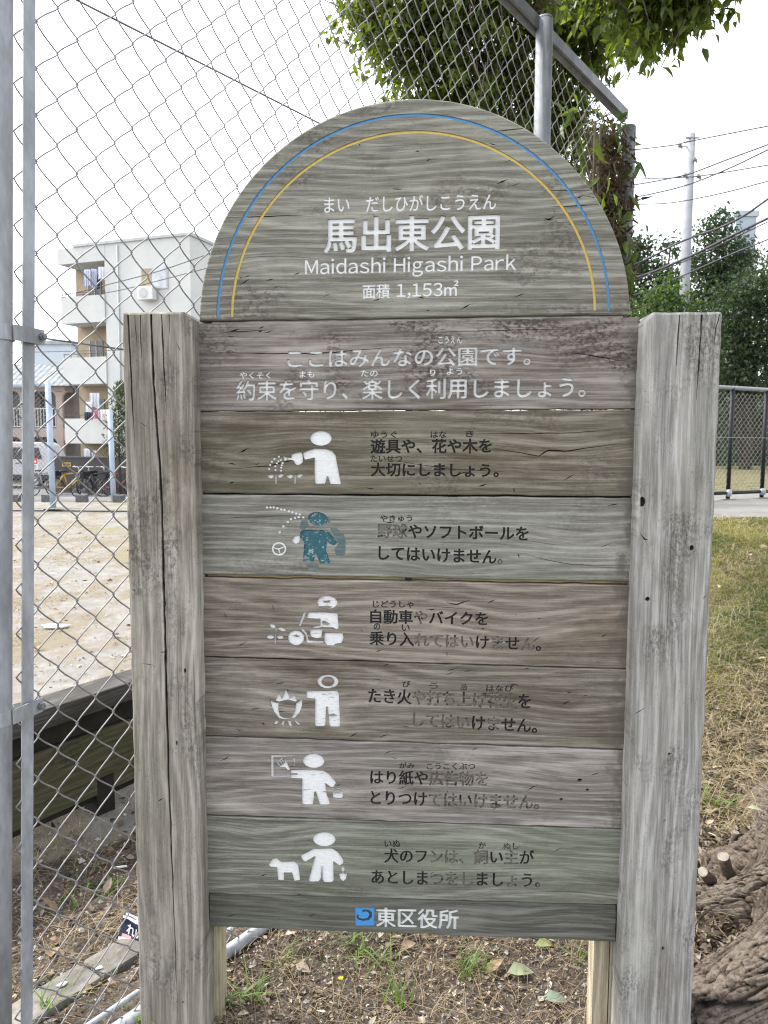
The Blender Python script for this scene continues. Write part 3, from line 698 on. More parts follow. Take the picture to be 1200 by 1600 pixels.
post('post', 989, 1107, 487, 14.9, [([(1062, 490), (1060, 525), (1057, 572)], 2.2, False), ([(1097, 490), (1094, 540), (1088, 625)], 2.4, False), ([(1125, 490), (1119, 512), (1116, 540)], 1.6, False), ([(1000, 833), (1008, 843), (1013, 843)], 3, True), ([(991, 1116), (1008, 1106)], 2.6, True), ([(1036, 1285), (1042, 1279)], 2, True), ([(1098, 936), (1104, 930)], 2, True)],
     [(1003.5, 784, 5.5, 8), (1081, 856, 3.8, 4.2), (1012, 936, 4, 3.5), (988, 1051, 3.5, 4.5), (1046, 1178, 2.6, 2), (1036, 1482, 2.4, 3)], -1, (.15, .142, .131), (.34, .33, .314))['label'] = 'thick square silvery post with round knot holes'
# battens behind the boards, spacers between them
M_bat = wood('pale_batten_wood', (.20, .175, .12), (.42, .37, .27), 'Z', 21, .1, (.05, .04, .03), .3, (.22, .22, .15), 240, .3, .3)
for xa, xb in ((324, 345), (926, 968)):
    u0, u1 = S(xa, 1520, .045)[0], S(xb, 1520, .045)[0]; zt = S(600, 640, .045)[1]
    m = MB(); cut = u0 + (u1 - u0) * (.42 if xa < 400 else .6)
    m.box(((u0 + cut) / 2 - .0007, .0415 + .03, zt / 2 - .1), (cut - u0 - .0014, .06, zt + .2), bev=.0012)
    m.box(((cut + u1) / 2 + .0007, .0415 + .031, zt / 2 - .1), (u1 - cut - .0014, .06, zt + .2), bev=.0012)
    m.build('batten', M_bat, sign, local=True)
M_sp = pmat('spacer_rubber', (.012, .012, .012), .8)
for px, py in ((639, 642.5), (638, 904.5)):
    u, z = S(px, py); MB().box((u, .014, z), (.017, .02, .0065), bev=.001).build('spacer', M_sp, sign, local=True)
u0, z0 = S(330, 503.5); u1, z1 = S(975, 494)
m = MB(); m.box((((u0 + u1) / 2), .024, (z0 + z1) / 2 + .001), (u1 - u0, .03, .006), ry=math.atan2(z0 - z1, u1 - u0) )
m.build('spacer', pmat('pale_sealant', (.55, .53, .5), .7, .3), sign, local=True)

bpy.data.objects.remove(_to)

# ------------------------------------------------------------------ GROUND
M_tint = None
def ground_material():
    n = NT('ground_soil_sand_grass'); o = n.co()
    wgt = n.sep(n.attr('col').outputs['Color'])             # r sand, g grass, b litter
    big = n.noise(o, 1.1, 5, .6); mid = n.noise(o, 6, 6, .65); fin = n.noise(o, 70, 5, .7); gr = n.voro(o, 160)
    soil = n.mix(n.ss(mid, .3, .7), (.078, .065, .053), (.16, .135, .11))
    soil = n.mix(n.ss(fin, .42, .62), n.mix(1.0, soil, (.5, .48, .46), 'MULTIPLY'), soil)
    peb = n.voro(o, 95); pc = n.noise(o, 40, 2)
    soil = n.mix(n.math('MULTIPLY', n.ss(peb, .16, .10), n.ss(pc, .56, .62)), soil, (.38, .36, .33))
    sand = n.mix(n.ss(mid, .3, .72), (.185, .175, .158), (.262, .250, .230))
    dry = n.noise(n.map(o, scale=(1.5, .55, 1)), 1.1, 7, .72)
    straw = n.mix(n.ss(fin, .3, .7), (.135, .110, .068), (.215, .182, .125))
    sand = n.mix(n.math('MULTIPLY', n.ss(dry, .47, .57), n.ss(fin, .35, .6, .35, 1)), sand, straw)
    moss = n.noise(n.map(o, scale=(1.2, .5, 1), loc=(5, 2, 0)), .8, 5, .65)
    sand = n.mix(n.math('MULTIPLY', n.ss(moss, .58, .66), .6), sand, (.17, .17, .07))
    sand = n.mix(n.ss(fin, .55, .75, 0, .35), sand, (.25, .21, .16))
    grs = n.mix(n.ss(mid, .3, .7), (.09, .09, .04), (.24, .205, .115))
    grs = n.mix(n.ss(fin, .4, .62), n.mix(1.0, grs, (.5, .5, .45), 'MULTIPLY'), grs)
    edge = n.math('MULTIPLY', n.math('SUBTRACT', mid, .5), .9)
    c = n.mix(n.ss(n.math('ADD', wgt[0], edge), .35, .65), soil, sand)
    c = n.mix(n.ss(n.math('ADD', wgt[1], edge), .35, .65), c, grs)
    h = n.math('ADD', n.math('MULTIPLY', mid, .8), n.math('MULTIPLY', fin, .35)); h = n.math('SUBTRACT', h, n.math('MULTIPLY', gr, .2))
    n.bump(h, .8, .02)
    return n.base(c, .95, 0, .1)
def grid_axis(lo, hi, fine_lo, fine_hi, step, grow=1.16):
    a = list(np.arange(fine_lo, fine_hi + 1e-6, step)); s_ = step; x = fine_hi
    while x < hi: s_ *= grow; x += s_; a.append(min(x, hi))
    s_ = step; x = fine_lo
    while x > lo: s_ *= grow; x -= s_; a.insert(0, max(x, lo))
    return np.array(a)
gx = grid_axis(-420, 420, -3, 4.5, .05); gy = grid_axis(-60, 620, 1.2, 8.2, .05)
GX, GY = np.meshgrid(gx, gy)
GZ = height(GX, GY)
nx, ny = len(gx), len(gy)
Vg = np.c_[GX.ravel(), GY.ravel(), GZ.ravel()]
ii = np.arange(ny - 1)[:, None] * nx + np.arange(nx - 1)[None]
Fg = np.stack([ii, ii + 1, ii + nx + 1, ii + nx], -1).reshape(-1, 4)
sfen = (Vg[:, 0] - FP[0]) * FN[0] + (Vg[:, 1] - FP[1]) * FN[1]
xb_ = np.where(Vg[:, 1] < 4.9, FP[0] + (Vg[:, 1] - FP[1]) * FD[0] / FD[1], 1.6 + .2 * (Vg[:, 1] - 4.9))
rt = sstep(Vg[:, 0] - xb_, -.2, .5)
wsand = (1 - rt) * sstep(-sfen + .25 * _n2(Vg[:, 0], Vg[:, 1], 3), .75, 1.25)
wgrs = rt * sstep(Vg[:, 1] + .5 * _n2(Vg[:, 0], Vg[:, 1], 2.3), 4.1, 5.3)
gcol = np.c_[wsand, wgrs, rt]
ground = np_mesh('ground', Vg, Fg, ground_material(), col=gcol, smooth=True); tag(ground, kind='structure')

# road beyond the sand, path on the bank
M_road = pmat('asphalt', (.13, .13, .135), .9, .18, 3, bump=.2)
M_path = pmat('concrete_path', (.155, .15, .14), .9, .18, 2.2, bump=.2)
M_conc = pmat('old_concrete', (.20, .192, .172), .9, .3, 9, bump=.35)
RD0 = at(170, 797, 22.0); RDIR = np.array([math.cos(R(-4)), math.sin(R(-4)), 0])
def strip(name, y0, y1, x0, x1, z, mat_, n=40, slope=0.0):
    V = []; 
    for i in range(n + 1):
        x = x0 + (x1 - x0) * i / n
        for k in range(13):
            y = y0 + (y1 - y0) * k / 12 + slope * x; V.append((x, y, hz(x, y) + z))
    V = np.array(V); F_ = [(i * 13 + k, (i + 1) * 13 + k, (i + 1) * 13 + k + 1, i * 13 + k + 1) for i in range(n) for k in range(12)]
    return tag(np_mesh(name, V, F_, mat_), kind='structure')
strip('road', 20.4, 33.5, -60, -1.5, .012, M_road, 60)
strip('path', 6.35, 9.6, 2.4, 14, .025, M_path, 140)

# ------------------------------------------------------------------ scatter
def leaves_mesh(C, D, N_, L, Wd, fold=.25, curl=.15):
    """pointed folded leaves: C base points, D tip directions, N_ face normals"""
    D = D / np.linalg.norm(D, axis=1)[:, None]; Sx = np.cross(D, N_); Sx /= np.linalg.norm(Sx, axis=1)[:, None] + 1e-9; Nn = np.cross(Sx, D)
    L = L[:, None]; Wd = Wd[:, None]
    b = C; t = C + D * L - Nn * L * curl; m1 = C + D * L * .33; m2 = C + D * L * .68 - Nn * L * curl * .4
    up = Nn * Wd * fold
    l1 = m1 - Sx * Wd * .5 + up; r1 = m1 + Sx * Wd * .5 + up; l2 = m2 - Sx * Wd * .36 + up * .7; r2 = m2 + Sx * Wd * .36 + up * .7
    V = np.stack([b, m1, m2, t, l1, l2, r1, r2], 1).reshape(-1, 3); k = np.arange(len(C))[:, None] * 8
    F_ = []
    for q in ((0, 1, 4), (1, 2, 5, 4), (2, 3, 5), (0, 6, 1), (1, 6, 7, 2), (2, 7, 3)): F_.append([tuple(r_) for r_ in (k + np.array(q)).tolist()])
    return V, [f for g in F_ for f in g]
def rnd_dir(n):
    v = RNG.normal(size=(n, 3)); return v / np.linalg.norm(v, axis=1)[:, None]
def blades(P, H, Wd, lean, seg=3):
    """grass blades: strips that bend over"""
    n = len(P); a = RNG.uniform(0, 2 * np.pi, n); d = np.c_[np.cos(a), np.sin(a), np.zeros(n)]; s_ = np.c_[-np.sin(a), np.cos(a), np.zeros(n)]
    rows = []
    for k in range(seg + 1):
        t = k / seg; c = P + d * (H * lean * t * t)[:, None] + np.array([0, 0, 1.0]) * (H * t * (1 - .45 * lean * t))[:, None]
        ww = (Wd * (1 - t) * .5 + .0002)[:, None]
        rows += [c - s_ * ww, c + s_ * ww]
    V = np.stack(rows, 1).reshape(-1, 3); m = 2 * (seg + 1); k = np.arange(n)[:, None] * m; F_ = []
    for i in range(seg): F_ += (k + np.array([2 * i, 2 * i + 1, 2 * i + 3, 2 * i + 2])).tolist()
    return V, F_
def per(a, k): return np.repeat(a, k)
M_litter = attr_mat('dry_leaf_litter', .9)
M_grass = leaf_mat('grass_blades', (.062, .105, .028), (.30, .265, .13), .35, .6)
M_weed = leaf_mat('weed_leaves', (.075, .13, .03), (.17, .24, .07), .35, .5)
M_straw = leaf_mat('dry_straw', (.15, .11, .065), (.36, .28, .175), .2, .7)

def chips(n, xy, size, flat=.35):
    """flat bits of dead leaf, bark and wood lying on the ground"""
    x, y = xy; z = height(x, y) + RNG.uniform(.002, .012, n)
    C = np.c_[x, y, z]; a = RNG.uniform(0, 2 * np.pi, n); D = np.c_[np.cos(a), np.sin(a), RNG.normal(0, flat, n)]
    N_ = np.c_[RNG.normal(0, flat, n), RNG.normal(0, flat, n), np.ones(n)]
    L = size * RNG.lognormal(0, .5, n); Wd = L * RNG.uniform(.2, .75, n)
    return leaves_mesh(C, D, N_, L, Wd, RNG.uniform(-.2, .3, n)[:, None] if False else .15, .12)
def litter(name, n, xy, size, pal, label=None):
    V, F_ = chips(n, xy, size); k = RNG.integers(0, len(pal), n); c = np.array(pal)[k] * RNG.uniform(.6, 1.25, n)[:, None]
    o = np_mesh(name, V, F_, M_litter, col=np.repeat(c, 8, 0)); return tag(o, kind='stuff')
PAL = [(.17, .12, .08), (.10, .075, .055), (.27, .20, .13), (.36, .30, .22), (.045, .035, .03), (.20, .165, .13), (.48, .43, .35), (.13, .085, .05)]
PAL2 = PAL + [(.42, .35, .25), (.5, .42, .31), (.33, .25, .17)]
def region(n, f):
    xs, ys = [], []
    while sum(map(len, xs)) < n:
        x, y = f(n); xs.append(x); ys.append(y)
    return np.concatenate(xs)[:n], np.concatenate(ys)[:n]
def reg_sign(n):                                              # bed below and behind the sign
    y = RNG.uniform(1.55, 3.3, n); x = RNG.uniform(-.8, .75, n) * (y / 2); s_ = (x - FP[0]) * FN[0] + (y - FP[1]) * FN[1]; k = s_ > .02
    return x[k], y[k]
def reg_fence(n):                                             # beyond the fence, before the sand
    t = RNG.uniform(-2.2, 1.2, n); s_ = -np.abs(RNG.normal(0, .55, n)) - .12; k = s_ > -1.25
    return (FP[0] + FD[0] * t + FN[0] * s_)[k], (FP[1] + FD[1] * t + FN[1] * s_)[k]
def reg_bank(n):
    y = 2.2 + 4.2 * RNG.uniform(0, 1, n) ** 1.2; x = y * RNG.uniform(.36, .62, n); return x, y
litter('leaf_litter', 15000, region(15000, reg_sign), .0095, PAL)
litter('leaf_litter', 6500, region(6500, reg_fence), .014, PAL[:6])
xy = region(12000, reg_bank); k = RNG.uniform(0, 1, len(xy[1])) < 1 - .72 * sstep(xy[1], 3.7, 5.2); litter('leaf_litter', int(k.sum()), (xy[0][k], xy[1][k]), .024, PAL2)
xy = region(120, reg_sign); litter('fallen_brown_leaves', 120, xy, .026, PAL)
# gravel: small angular stones
def gravel(n, xy, size):
    x, y = xy; base = np.array([(1, 0, 0), (-1, 0, 0), (0, 1, 0), (0, -1, 0), (0, 0, 1), (0, 0, -1)], float); r = size * RNG.lognormal(0, .5, n)
    V = base[None] * r[:, None, None] * RNG.uniform(.5, 1.2, (n, 6, 1)); V += np.c_[x, y, height(x, y) + r * .2][:, None]
    q = [(0, 2, 4), (2, 1, 4), (1, 3, 4), (3, 0, 4), (2, 0, 5), (1, 2, 5), (3, 1, 5), (0, 3, 5)]; k = np.arange(n)[:, None] * 6
    F_ = np.concatenate([k + np.array(a) for a in q]).tolist(); c = RNG.uniform(.12, .5, n)[:, None] * np.array([1, .97, .92])
    return tag(np_mesh('gravel', V.reshape(-1, 3), F_, M_litter, col=np.repeat(c, 6, 0)), kind='stuff')
gravel(2600, region(2600, reg_sign), .0035); gravel(2500, region(2500, reg_fence), .0045)
# straw lying about
def straw(n, xy, L, wd):
    x, y = xy; P = np.c_[x, y, height(x, y) + RNG.uniform(.003, .012, n)]; V, F_ = blades(P, L * RNG.lognormal(0, .4, n), np.full(n, wd), RNG.uniform(1.6, 2.3, n))
    V[:, 2] = np.maximum(V[:, 2], np.repeat(P[:, 2], 8) - .004)
    o = np_mesh('dry_straw', V, F_, M_straw, tint=np.repeat(RNG.uniform(0, 1, n), 8)); return tag(o, kind='stuff')
straw(3000, region(3000, reg_sign), .045, .0018); straw(1500, region(1500, reg_fence), .06, .002)
M_straw0 = M_straw; M_straw = leaf_mat('pale_straw', (.20, .155, .095), (.46, .375, .25), .2, .7); xy = region(9000, reg_bank); straw(9000, xy, .085, .003); M_straw = M_straw0
# short dry grass in patches on the play area
x, y = region(60000, lambda n: ((lambda y: (y * RNG.uniform(-.56, -.28, n), y))(4.2 + 11 * RNG.uniform(0, 1, n) ** .8)))
k = RNG.uniform(0, 1, len(x)) < np.clip(-.15 + .9 * _n2(x * 1.6, y * .9, 1.9) + .35 * _n2(x, y, 6.1), 0, 1); x, y = x[k], y[k]; n = len(x)
V, F_ = blades(np.c_[x, y, height(x, y) - .003], RNG.uniform(.02, .055, n), np.full(n, .005), RNG.uniform(.8, 2.0, n)); tag(np_mesh('dry_grass', V, F_, M_straw, tint=np.repeat(RNG.uniform(.2, 1, n), 8)), kind='stuff')
x, y = region(1500, lambda n: ((lambda y: (y * RNG.uniform(-.56, -.28, n), y))(3.6 + 9 * RNG.uniform(0, 1, n)))); litter('sand_debris', 1500, (x, y), .022, PAL2)
# green and yellow grass on the bank, thicker higher up
x, y = region(60000, lambda n: ((lambda y: (y * RNG.uniform(.38, .60, n), y))(2.6 + 3.8 * RNG.uniform(0, 1, n) ** .7)))
pr = (sstep(y + .9 * _n2(x, y, 2.1), 3.4, 5.0) * .9 + .06) * np.clip(.75 + .5 * _n2(x + 2, y, 5.3), .15, 1); k = RNG.uniform(0, 1, len(x)) < pr; x, y = x[k], y[k]
n = len(x); H = RNG.uniform(.02, .07, n) * (1 + .4 * _n2(x, y, 4.3)); V, F_ = blades(np.c_[x, y, height(x, y)], H, np.full(n, .0042), RNG.uniform(.4, 1.5, n))
tt = np.clip(.55 + .34 * _n2(x, y, 2.7) + .25 * _n2(y, x, 7.1) + RNG.normal(0, .22, n), 0, 1)
tag(np_mesh('grass', V, F_, M_grass, tint=np.repeat(tt, 8)), kind='stuff')

# weeds one can count
wd0 = []
def tuft(px, py, z, n, H, wd, label, group=None, mat_=None, cat='grass', name='grass_tuft', lean=(.5, 1.6), spread=.02, tint=(0, 1)):
    p = onz(px, py, z)
    for _ in range(4): p = onz(px, py, hz(p[0], p[1]))
    P = np.c_[RNG.normal(0, spread, n), RNG.normal(0, spread, n), np.full(n, -.004)]
    V, F_ = blades(P, H * RNG.uniform(.45, 1, n), wd * RNG.uniform(.7, 1.1, n), RNG.uniform(*lean, n), 5)
    o = np_mesh(name, V, F_, mat_ or M_weed, tint=np.repeat(RNG.uniform(*tint, n), 12), local=True)
    o.location = [float(v) for v in p]; tag(o, label, cat, group); wd0.append(o); return o
tuft(1112, 1262, 0, 34, .17, .011, 'tall green grass tuft beside the right post above the stubs', lean=(.7, 1.6), tint=(.2, 1))
tuft(1150, 1118, 0, 30, .12, .008, 'spreading green grass clump half way up the littered bank', lean=(.8, 1.8), spread=.06)
tuft(1128, 1108, 0, 22, .11, .008, 'smaller green grass clump touching the right post on the bank', lean=(.8, 1.8), spread=.03)
tuft(600, 1500, 0, 12, .12, .008, 'flat green weed under the bottom board, left of the middle', lean=(1.2, 2))
tuft(735, 1520, 0, 38, .12, .006, 'dense upright grass tuft under the blue square board, right of the middle', lean=(.3, 1.1), spread=.022)
tuft(560, 1482, 0, 12, .13, .010, 'broad bladed weed just under the bottom board below the blue square', lean=(1, 1.8))
tuft(385, 1568, 0, 16, .12, .009, 'pale green weed beside the foot of the left batten', lean=(.9, 1.9))
tuft(625, 1570, 0, 16, .15, .007, 'thin upright weed with a yellow flower growing in front of the soil bed', lean=(.1, .8), spread=.02)
tuft(452, 1500, 0, 9, .09, .006, 'sparse little weed in the soil right of the drain pipe', lean=(.8, 1.8))
tuft(900, 1490, 0, 16, .10, .006, 'olive grass tuft by the foot of the right batten', lean=(.6, 1.5), tint=(.5, 1))
tuft(75, 1590, 0, 9, .14, .010, 'green weed growing through the mesh at the concrete edging', lean=(.3, 1.2))
tuft(220, 1592, 0, 8, .12, .010, 'green weed behind the left post at the fence rail', lean=(.5, 1.3))
tuft(150, 1392, 0, 26, .06, .016, 'dark low round leaved weed on the soil beyond the mesh', lean=(1.1, 2), spread=.05, tint=(0, .3))
tuft(95, 1335, 0, 30, .13, .003, 'dry brown grass tuft on the sand edge beyond the bench', mat_=M_straw, lean=(.5, 1.8), spread=.09)
tuft(140, 1465, 0, 34, .16, .003, 'dry brown grass tuft flattened against the fallen packet', mat_=M_straw, lean=(1, 2.2), spread=.07)
# fallen leaves one can point at
def lone_leaf(px, py, L, Wd, a, tilt, col, label):
    p = onz(px, py, 0.0); p = onz(px, py, hz(p[0], p[1]) + .012)
    V, F_ = leaves_mesh(np.zeros((1, 3)), np.array([[math.cos(a), math.sin(a), tilt]]), np.array([[0.1, -.35, 1.0]]), np.array([L * .82]), np.array([Wd * .82]), .3, .25)
    o = np_mesh('fallen_leaf', V, F_, M_litter, col=np.repeat(np.array([col]), 8, 0), smooth=True, local=True); o.location = [float(v) for v in p]
    return tag(o, label, 'leaf')
lone_leaf(792, 1520, .098, .05, .1, .12, (.30, .34, .22), 'broad pale green fallen leaf on the soil under the bottom board')
lone_leaf(848, 1560, .085, .042, -.1, .1, (.24, .31, .25), 'grey green fallen leaf lying nearer the right batten than its pale neighbour')
lone_leaf(835, 1478, .08, .034, .2, .1, (.28, .32, .14), 'olive fallen leaf just below the bottom board at right')
lone_leaf(1168, 1262, .07, .03, -.2, .05, (.42, .46, .30), 'pale fallen leaf on the dark soil right of the tall grass tuft')
lone_leaf(625, 1484, .075, .036, .6, .15, (.34, .25, .18), 'large curled brown fallen leaf under the carved office name')
fl = thing('yellow_flower', 'tiny yellow flower on a thin stalk above the bare soil under the sign', 'flower', onz(531, 1560, 0.0))
MB().tube([(0, 0, 0), (.004, -.002, .03), (.002, -.004, .058)], .0012, 5).build('stem', M_weed, fl, local=True)
m = MB()
for k in range(7):
    a = 2 * math.pi * k / 7; m.quad((0.002, -.004, .058), (.002 + .006 * math.cos(a - .3), -.004 + .006 * math.sin(a - .3), .062), (.002 + .009 * math.cos(a), -.004 + .009 * math.sin(a), .063), (.002 + .006 * math.cos(a + .3), -.004 + .006 * math.sin(a + .3), .062))
m.build('petals', pmat('yellow_petal', (.72, .58, .02), .6), fl, local=True)

# ------------------------------------------------------------------ TALL CHAIN LINK FENCE
M_galv = pmat('galvanised_steel', (.33, .345, .365), .6, .22, 14, .2, .1, .5, (1, 1, .35))
M_galvd = pmat('weathered_steel', (.17, .175, .18), .6, .3, 10, .3, .1, .5, (1, 1, .3))
M_wire = pmat('fence_wire', (.25, .245, .25), .55, .2, 30, .25, 0, .4)
fence = thing('chain_link_fence', 'tall grey chain link fence with steel posts running behind the sign', 'fence', (FP[0], FP[1], 0), math.atan2(FD[1], FD[0]))
tL = fence_t(33, 800); ZT = at(845, 40, 3.7)
tA = fence_t(833, 200); tB = fence_t(969, 260)
zTop = float(on_line(833, 40, FP, FD)[2])
LEAN, ZL = .041, float(on_line(33, 800, FP, FD)[2])             # the near pole stands out of plumb
def lean(t, z): return LEAN * (z - ZL) * np.clip(1 - (t - tL) / 1.6, 0, 1)
def L(t, z, s=0.0): return (t, -s, z)                          # fence's own frame: x along, y to its left
wm = MB()
def chainlink(t0, t1, zb, zt, a, H, r, sides=5, s0=0.0, yr=None, smp=6):
    """woven zigzag wires, one per column, hooked into their neighbours"""
    n = int((t1 - t0) / a); halves = int((zt - zb) / (H / 2)); yr = yr or r * 1.25; Vs, Fs = [], []; k0 = 0
    ph = np.arange(halves * smp + 1) / smp                      # in half turns
    fr = ph % 1.0; up = (np.floor(ph).astype(int) % 2) == 0
    e = np.sin(np.pi * (fr - .5)); lin = 2 * fr - 1; f = .72 * lin + .28 * e
    bow = .06 * np.sin(np.pi * fr)
    for i in range(n):
        sgn = np.where(up, 1, -1) * (1 if i % 2 == 0 else -1)
        x = t0 + a * (i + .5) + sgn * f * (a / 2 + r * 1.05)
        z = zb + ph * H / 2 + bow * H * np.where(sgn > 0, 1, -1) * .35
        y = -yr * np.where(sgn > 0, 1, -1) * np.sin(np.pi * np.clip(fr, 0, 1)) ** .5
        jx = RNG.normal(0, .0007); P = np.c_[x + jx + .003 * np.sin(z * 2.1 + i * .05), y + s0 + .012 * np.sin(x * 1.7 + 1) * np.sin(z * 1.9), z]
        T = np.gradient(P, axis=0); T /= np.linalg.norm(T, axis=1)[:, None]
        A = np.cross(T, np.array([0, 1.0, 0])); A /= np.linalg.norm(A, axis=1)[:, None]; B_ = np.cross(T, A)
        an = 2 * np.pi * np.arange(sides) / sides
        ring = P[:, None] + r * (np.cos(an)[None, :, None] * A[:, None] + np.sin(an)[None, :, None] * B_[:, None])
        m = len(P); Vs.append(ring.reshape(-1, 3)); q = k0 + np.arange(m - 1)[:, None] * sides + np.arange(sides)[None]; q2 = k0 + np.arange(m - 1)[:, None] * sides + (np.arange(sides)[None] + 1) % sides
        Fs.append(np.stack([q, q2, q2 + sides, q + sides], -1).reshape(-1, 4)); k0 += m * sides
    return np.concatenate(Vs), np.concatenate(Fs)
V, F_ = chainlink(tL - .012, tB - .03, .02, zTop - .03, .0482, .0965, .0019); V[:, 0] += lean(V[:, 0], V[:, 2])
np_mesh('wire_mesh', V, F_, M_wire, fence, smooth=True, local=True)
def fpost(t, r, zt, m_=M_galv, z0=-.1, cap=True):
    m = MB(); m.tube([L(t, z0, .045), L(t, zt, .045)], r, 20)
    if cap: m.blob(L(t, zt, .045), (r * 1.04, r * 1.04, r * .5), 14, 6)
    return m.build('post', m_, fence, local=True)
tP = fence_t(-8, 800)
m = MB(); m.tube([L(tP + LEAN * (z - ZL), z, .0) for z in (-.1, 1.2, 2.4, zTop + .02)], .034, 20); m.build('post', M_galv, fence, local=True)
M_galvp = pmat('post_steel', (.19, .20, .215), .65, .25, 12, .15, .05, .4, (1, 1, .3)); fpost(tA, .038, zTop + .02, M_galvp); fpost(tB, .038, zTop - .08, M_galvd)
m = MB(); m.tube([L(tP, zTop, 0), L(tB + .02, zTop - .015, 0)], .021, 12); m.bar(L(tP, zTop + .012, .03), L(tB, zTop - .004, .03), .012, .05); m.build('top_rail', M_galvd, fence, local=True)
m = MB(); m.tube([L(tP, .018, .0), L(tB, .018, .0)], .019, 14); m.build('bottom_rail', M_galv, fence, local=True)
m = MB(); m.tube([L(tP, .05, -.035), L(tB, .05, -.035)], .007, 10); m.build('bottom_rod', M_galv, fence, local=True)
m = MB(); m.bar(L(tL + .012 + LEAN * (.02 - ZL), .02, .006), L(tL + .012 + LEAN * (zTop - .04 - ZL), zTop - .04, .006), .0045, .026, up=(1, 0, 0)); m.build('tension_bar', M_galv, fence, local=True)
def wire_line(pa, pb, sag, r, name='tension_wire'):
    a = on_line(*pa, FP, FD); b = on_line(*pb, FP, FD); ta, tb = (float(np.dot(q - FP, FD)) for q in (a, b)); za, zb_ = a[2], b[2]
    k = (zb_ - za) / (tb - ta); m = MB()
    ts = np.linspace(tP, tB, 40); m.tube([L(t, za + k * (t - ta) * .4 - sag * math.sin(math.pi * (t - tP) / (tB - tP)), -.006) for t in ts], r, 6)
    m.build(name, M_galvd, fence, local=True)
wire_line((125, 0), (500, 190), .0, .0024); wire_line((60, 526), (190, 546), .01, .0022)
for py in (524, 1108):
    z = float(on_line(30, py, FP, FD)[2]); m = MB(); t0_, l0_ = tP + LEAN * (z - ZL), tL + LEAN * (z - ZL)
    for k in range(14):
        a0, a1 = [math.pi * (-.62 + 1.24 * q / 14) for q in (k, k + 1)]
        p = [(t0_ + .0375 * math.cos(a), -.0375 * math.sin(a)) for a in (a0, a1)]; q = [(t0_ + .0345 * math.cos(a), -.0345 * math.sin(a)) for a in (a0, a1)]
        for zz in (-.016, .016):
            pass
        m.add([(x, y, z + dz) for dz in (-.016, .016) for x, y in (p[0], p[1], q[1], q[0])], [(0, 1, 2, 3)[::-1], (4, 5, 6, 7), (0, 4, 5, 1)[::-1], (2, 6, 7, 3)[::-1]])
    m.bar((t0_ + .02, -.0375, z), (l0_ + .045, -.010, z), .003, .032); 
    cl = m.build('clamp', M_galv, fence, local=True)
    m = MB(); m.tube([(l0_ + .036, -.018, z), (l0_ + .036, -.026, z)], .0085, 6, smooth=False); m.tube([(l0_ + .036, -.026, z), (l0_ + .036, -.031, z)], .0048, 10); m.build('bolt', M_galvd, cl, local=False if False else True)

# concrete edging beyond the fence
a = onz(45, 1551, .03); b = onz(210, 1480, .03); c = onz(45, 1597, .03); sA = float(np.dot(a - FP, FN)); sB = float(np.dot(c - FP, FN))
m = MB(); ts = np.arange(-2.2, 4.6, .6)
for i, t in enumerate(ts):
    p0 = fence_at(t + .003, 0); p1 = fence_at(t + .597, 0); mid = (p0 + p1) / 2 + FN * (sA + sB) / 2
    m.box((mid[0], mid[1], -.04 + RNG.uniform(-.002, .002)), (.594, abs(sA - sB), .14), math.atan2(FD[1], FD[0]), bev=.008)
tag(m.build('kerb', M_conc), kind='structure')

# ------------------------------------------------------------------ TIMBER BENCH BEYOND THE FENCE
leg = onz(171, 1273, hz(-1.1, 3.09)); BD = np.array([math.sin(R(33)), math.cos(R(33)), 0]); BN = np.array([BD[1], -BD[0], 0]); brz = math.atan2(BD[1], BD[0])
bench = thing('timber_bench', 'dark mossy timber bench seen from behind through the mesh', 'bench', (leg[0], leg[1], 0), brz)
M_bt = wood('bench_top_wood', (.032, .029, .027), (.085, .08, .074), 'X', 31, .6, (.02, .02, .02), .2, (.06, .06, .04), 260, .3)
M_bs = wood('mossy_slat_wood', (.040, .036, .022), (.10, .092, .056), 'X', 35, .5, (.012, .013, .01), .6, (.055, .062, .026), 240, .15)
M_bd = pmat('bench_shade_black', (.02, .018, .014), .9, .4, 9)  # near-black puts the shade under the top rail into the colour
tb = fence_t  # noqa
ztop = .53
m = MB(); m.box((-.35, .02, ztop - .035), (4.4, .15, .075), bev=.006); m.build('top_rail', M_bt, bench, local=True)
m = MB(); m.box((-.35, .03, ztop - .118), (4.3, .06, .088), bev=.004); m.build('apron', M_bd, bench, local=True)
for k in range(4):
    m = MB(); m.box((-.35, .015 + .006 * k, ztop - .205 - .068 * k), (4.3, .03, .066), bev=.003); m.build('slat', M_bs, bench, local=True)
m = MB(); m.box((-.35, .06, .088), (4.3, .05, .06), bev=.004); m.build('lower_rail', M_bd, bench, local=True)
for x in (0, -1.7, 1.6): m = MB(); m.box((x, .06, .2), (.085, .085, .62), bev=.004); m.build('leg', M_bd, bench, local=True)
m = MB(); m.box((-.35, .3, .36), (4.3, .36, .045), bev=.005); m.build('seat', M_bt, bench, local=True)

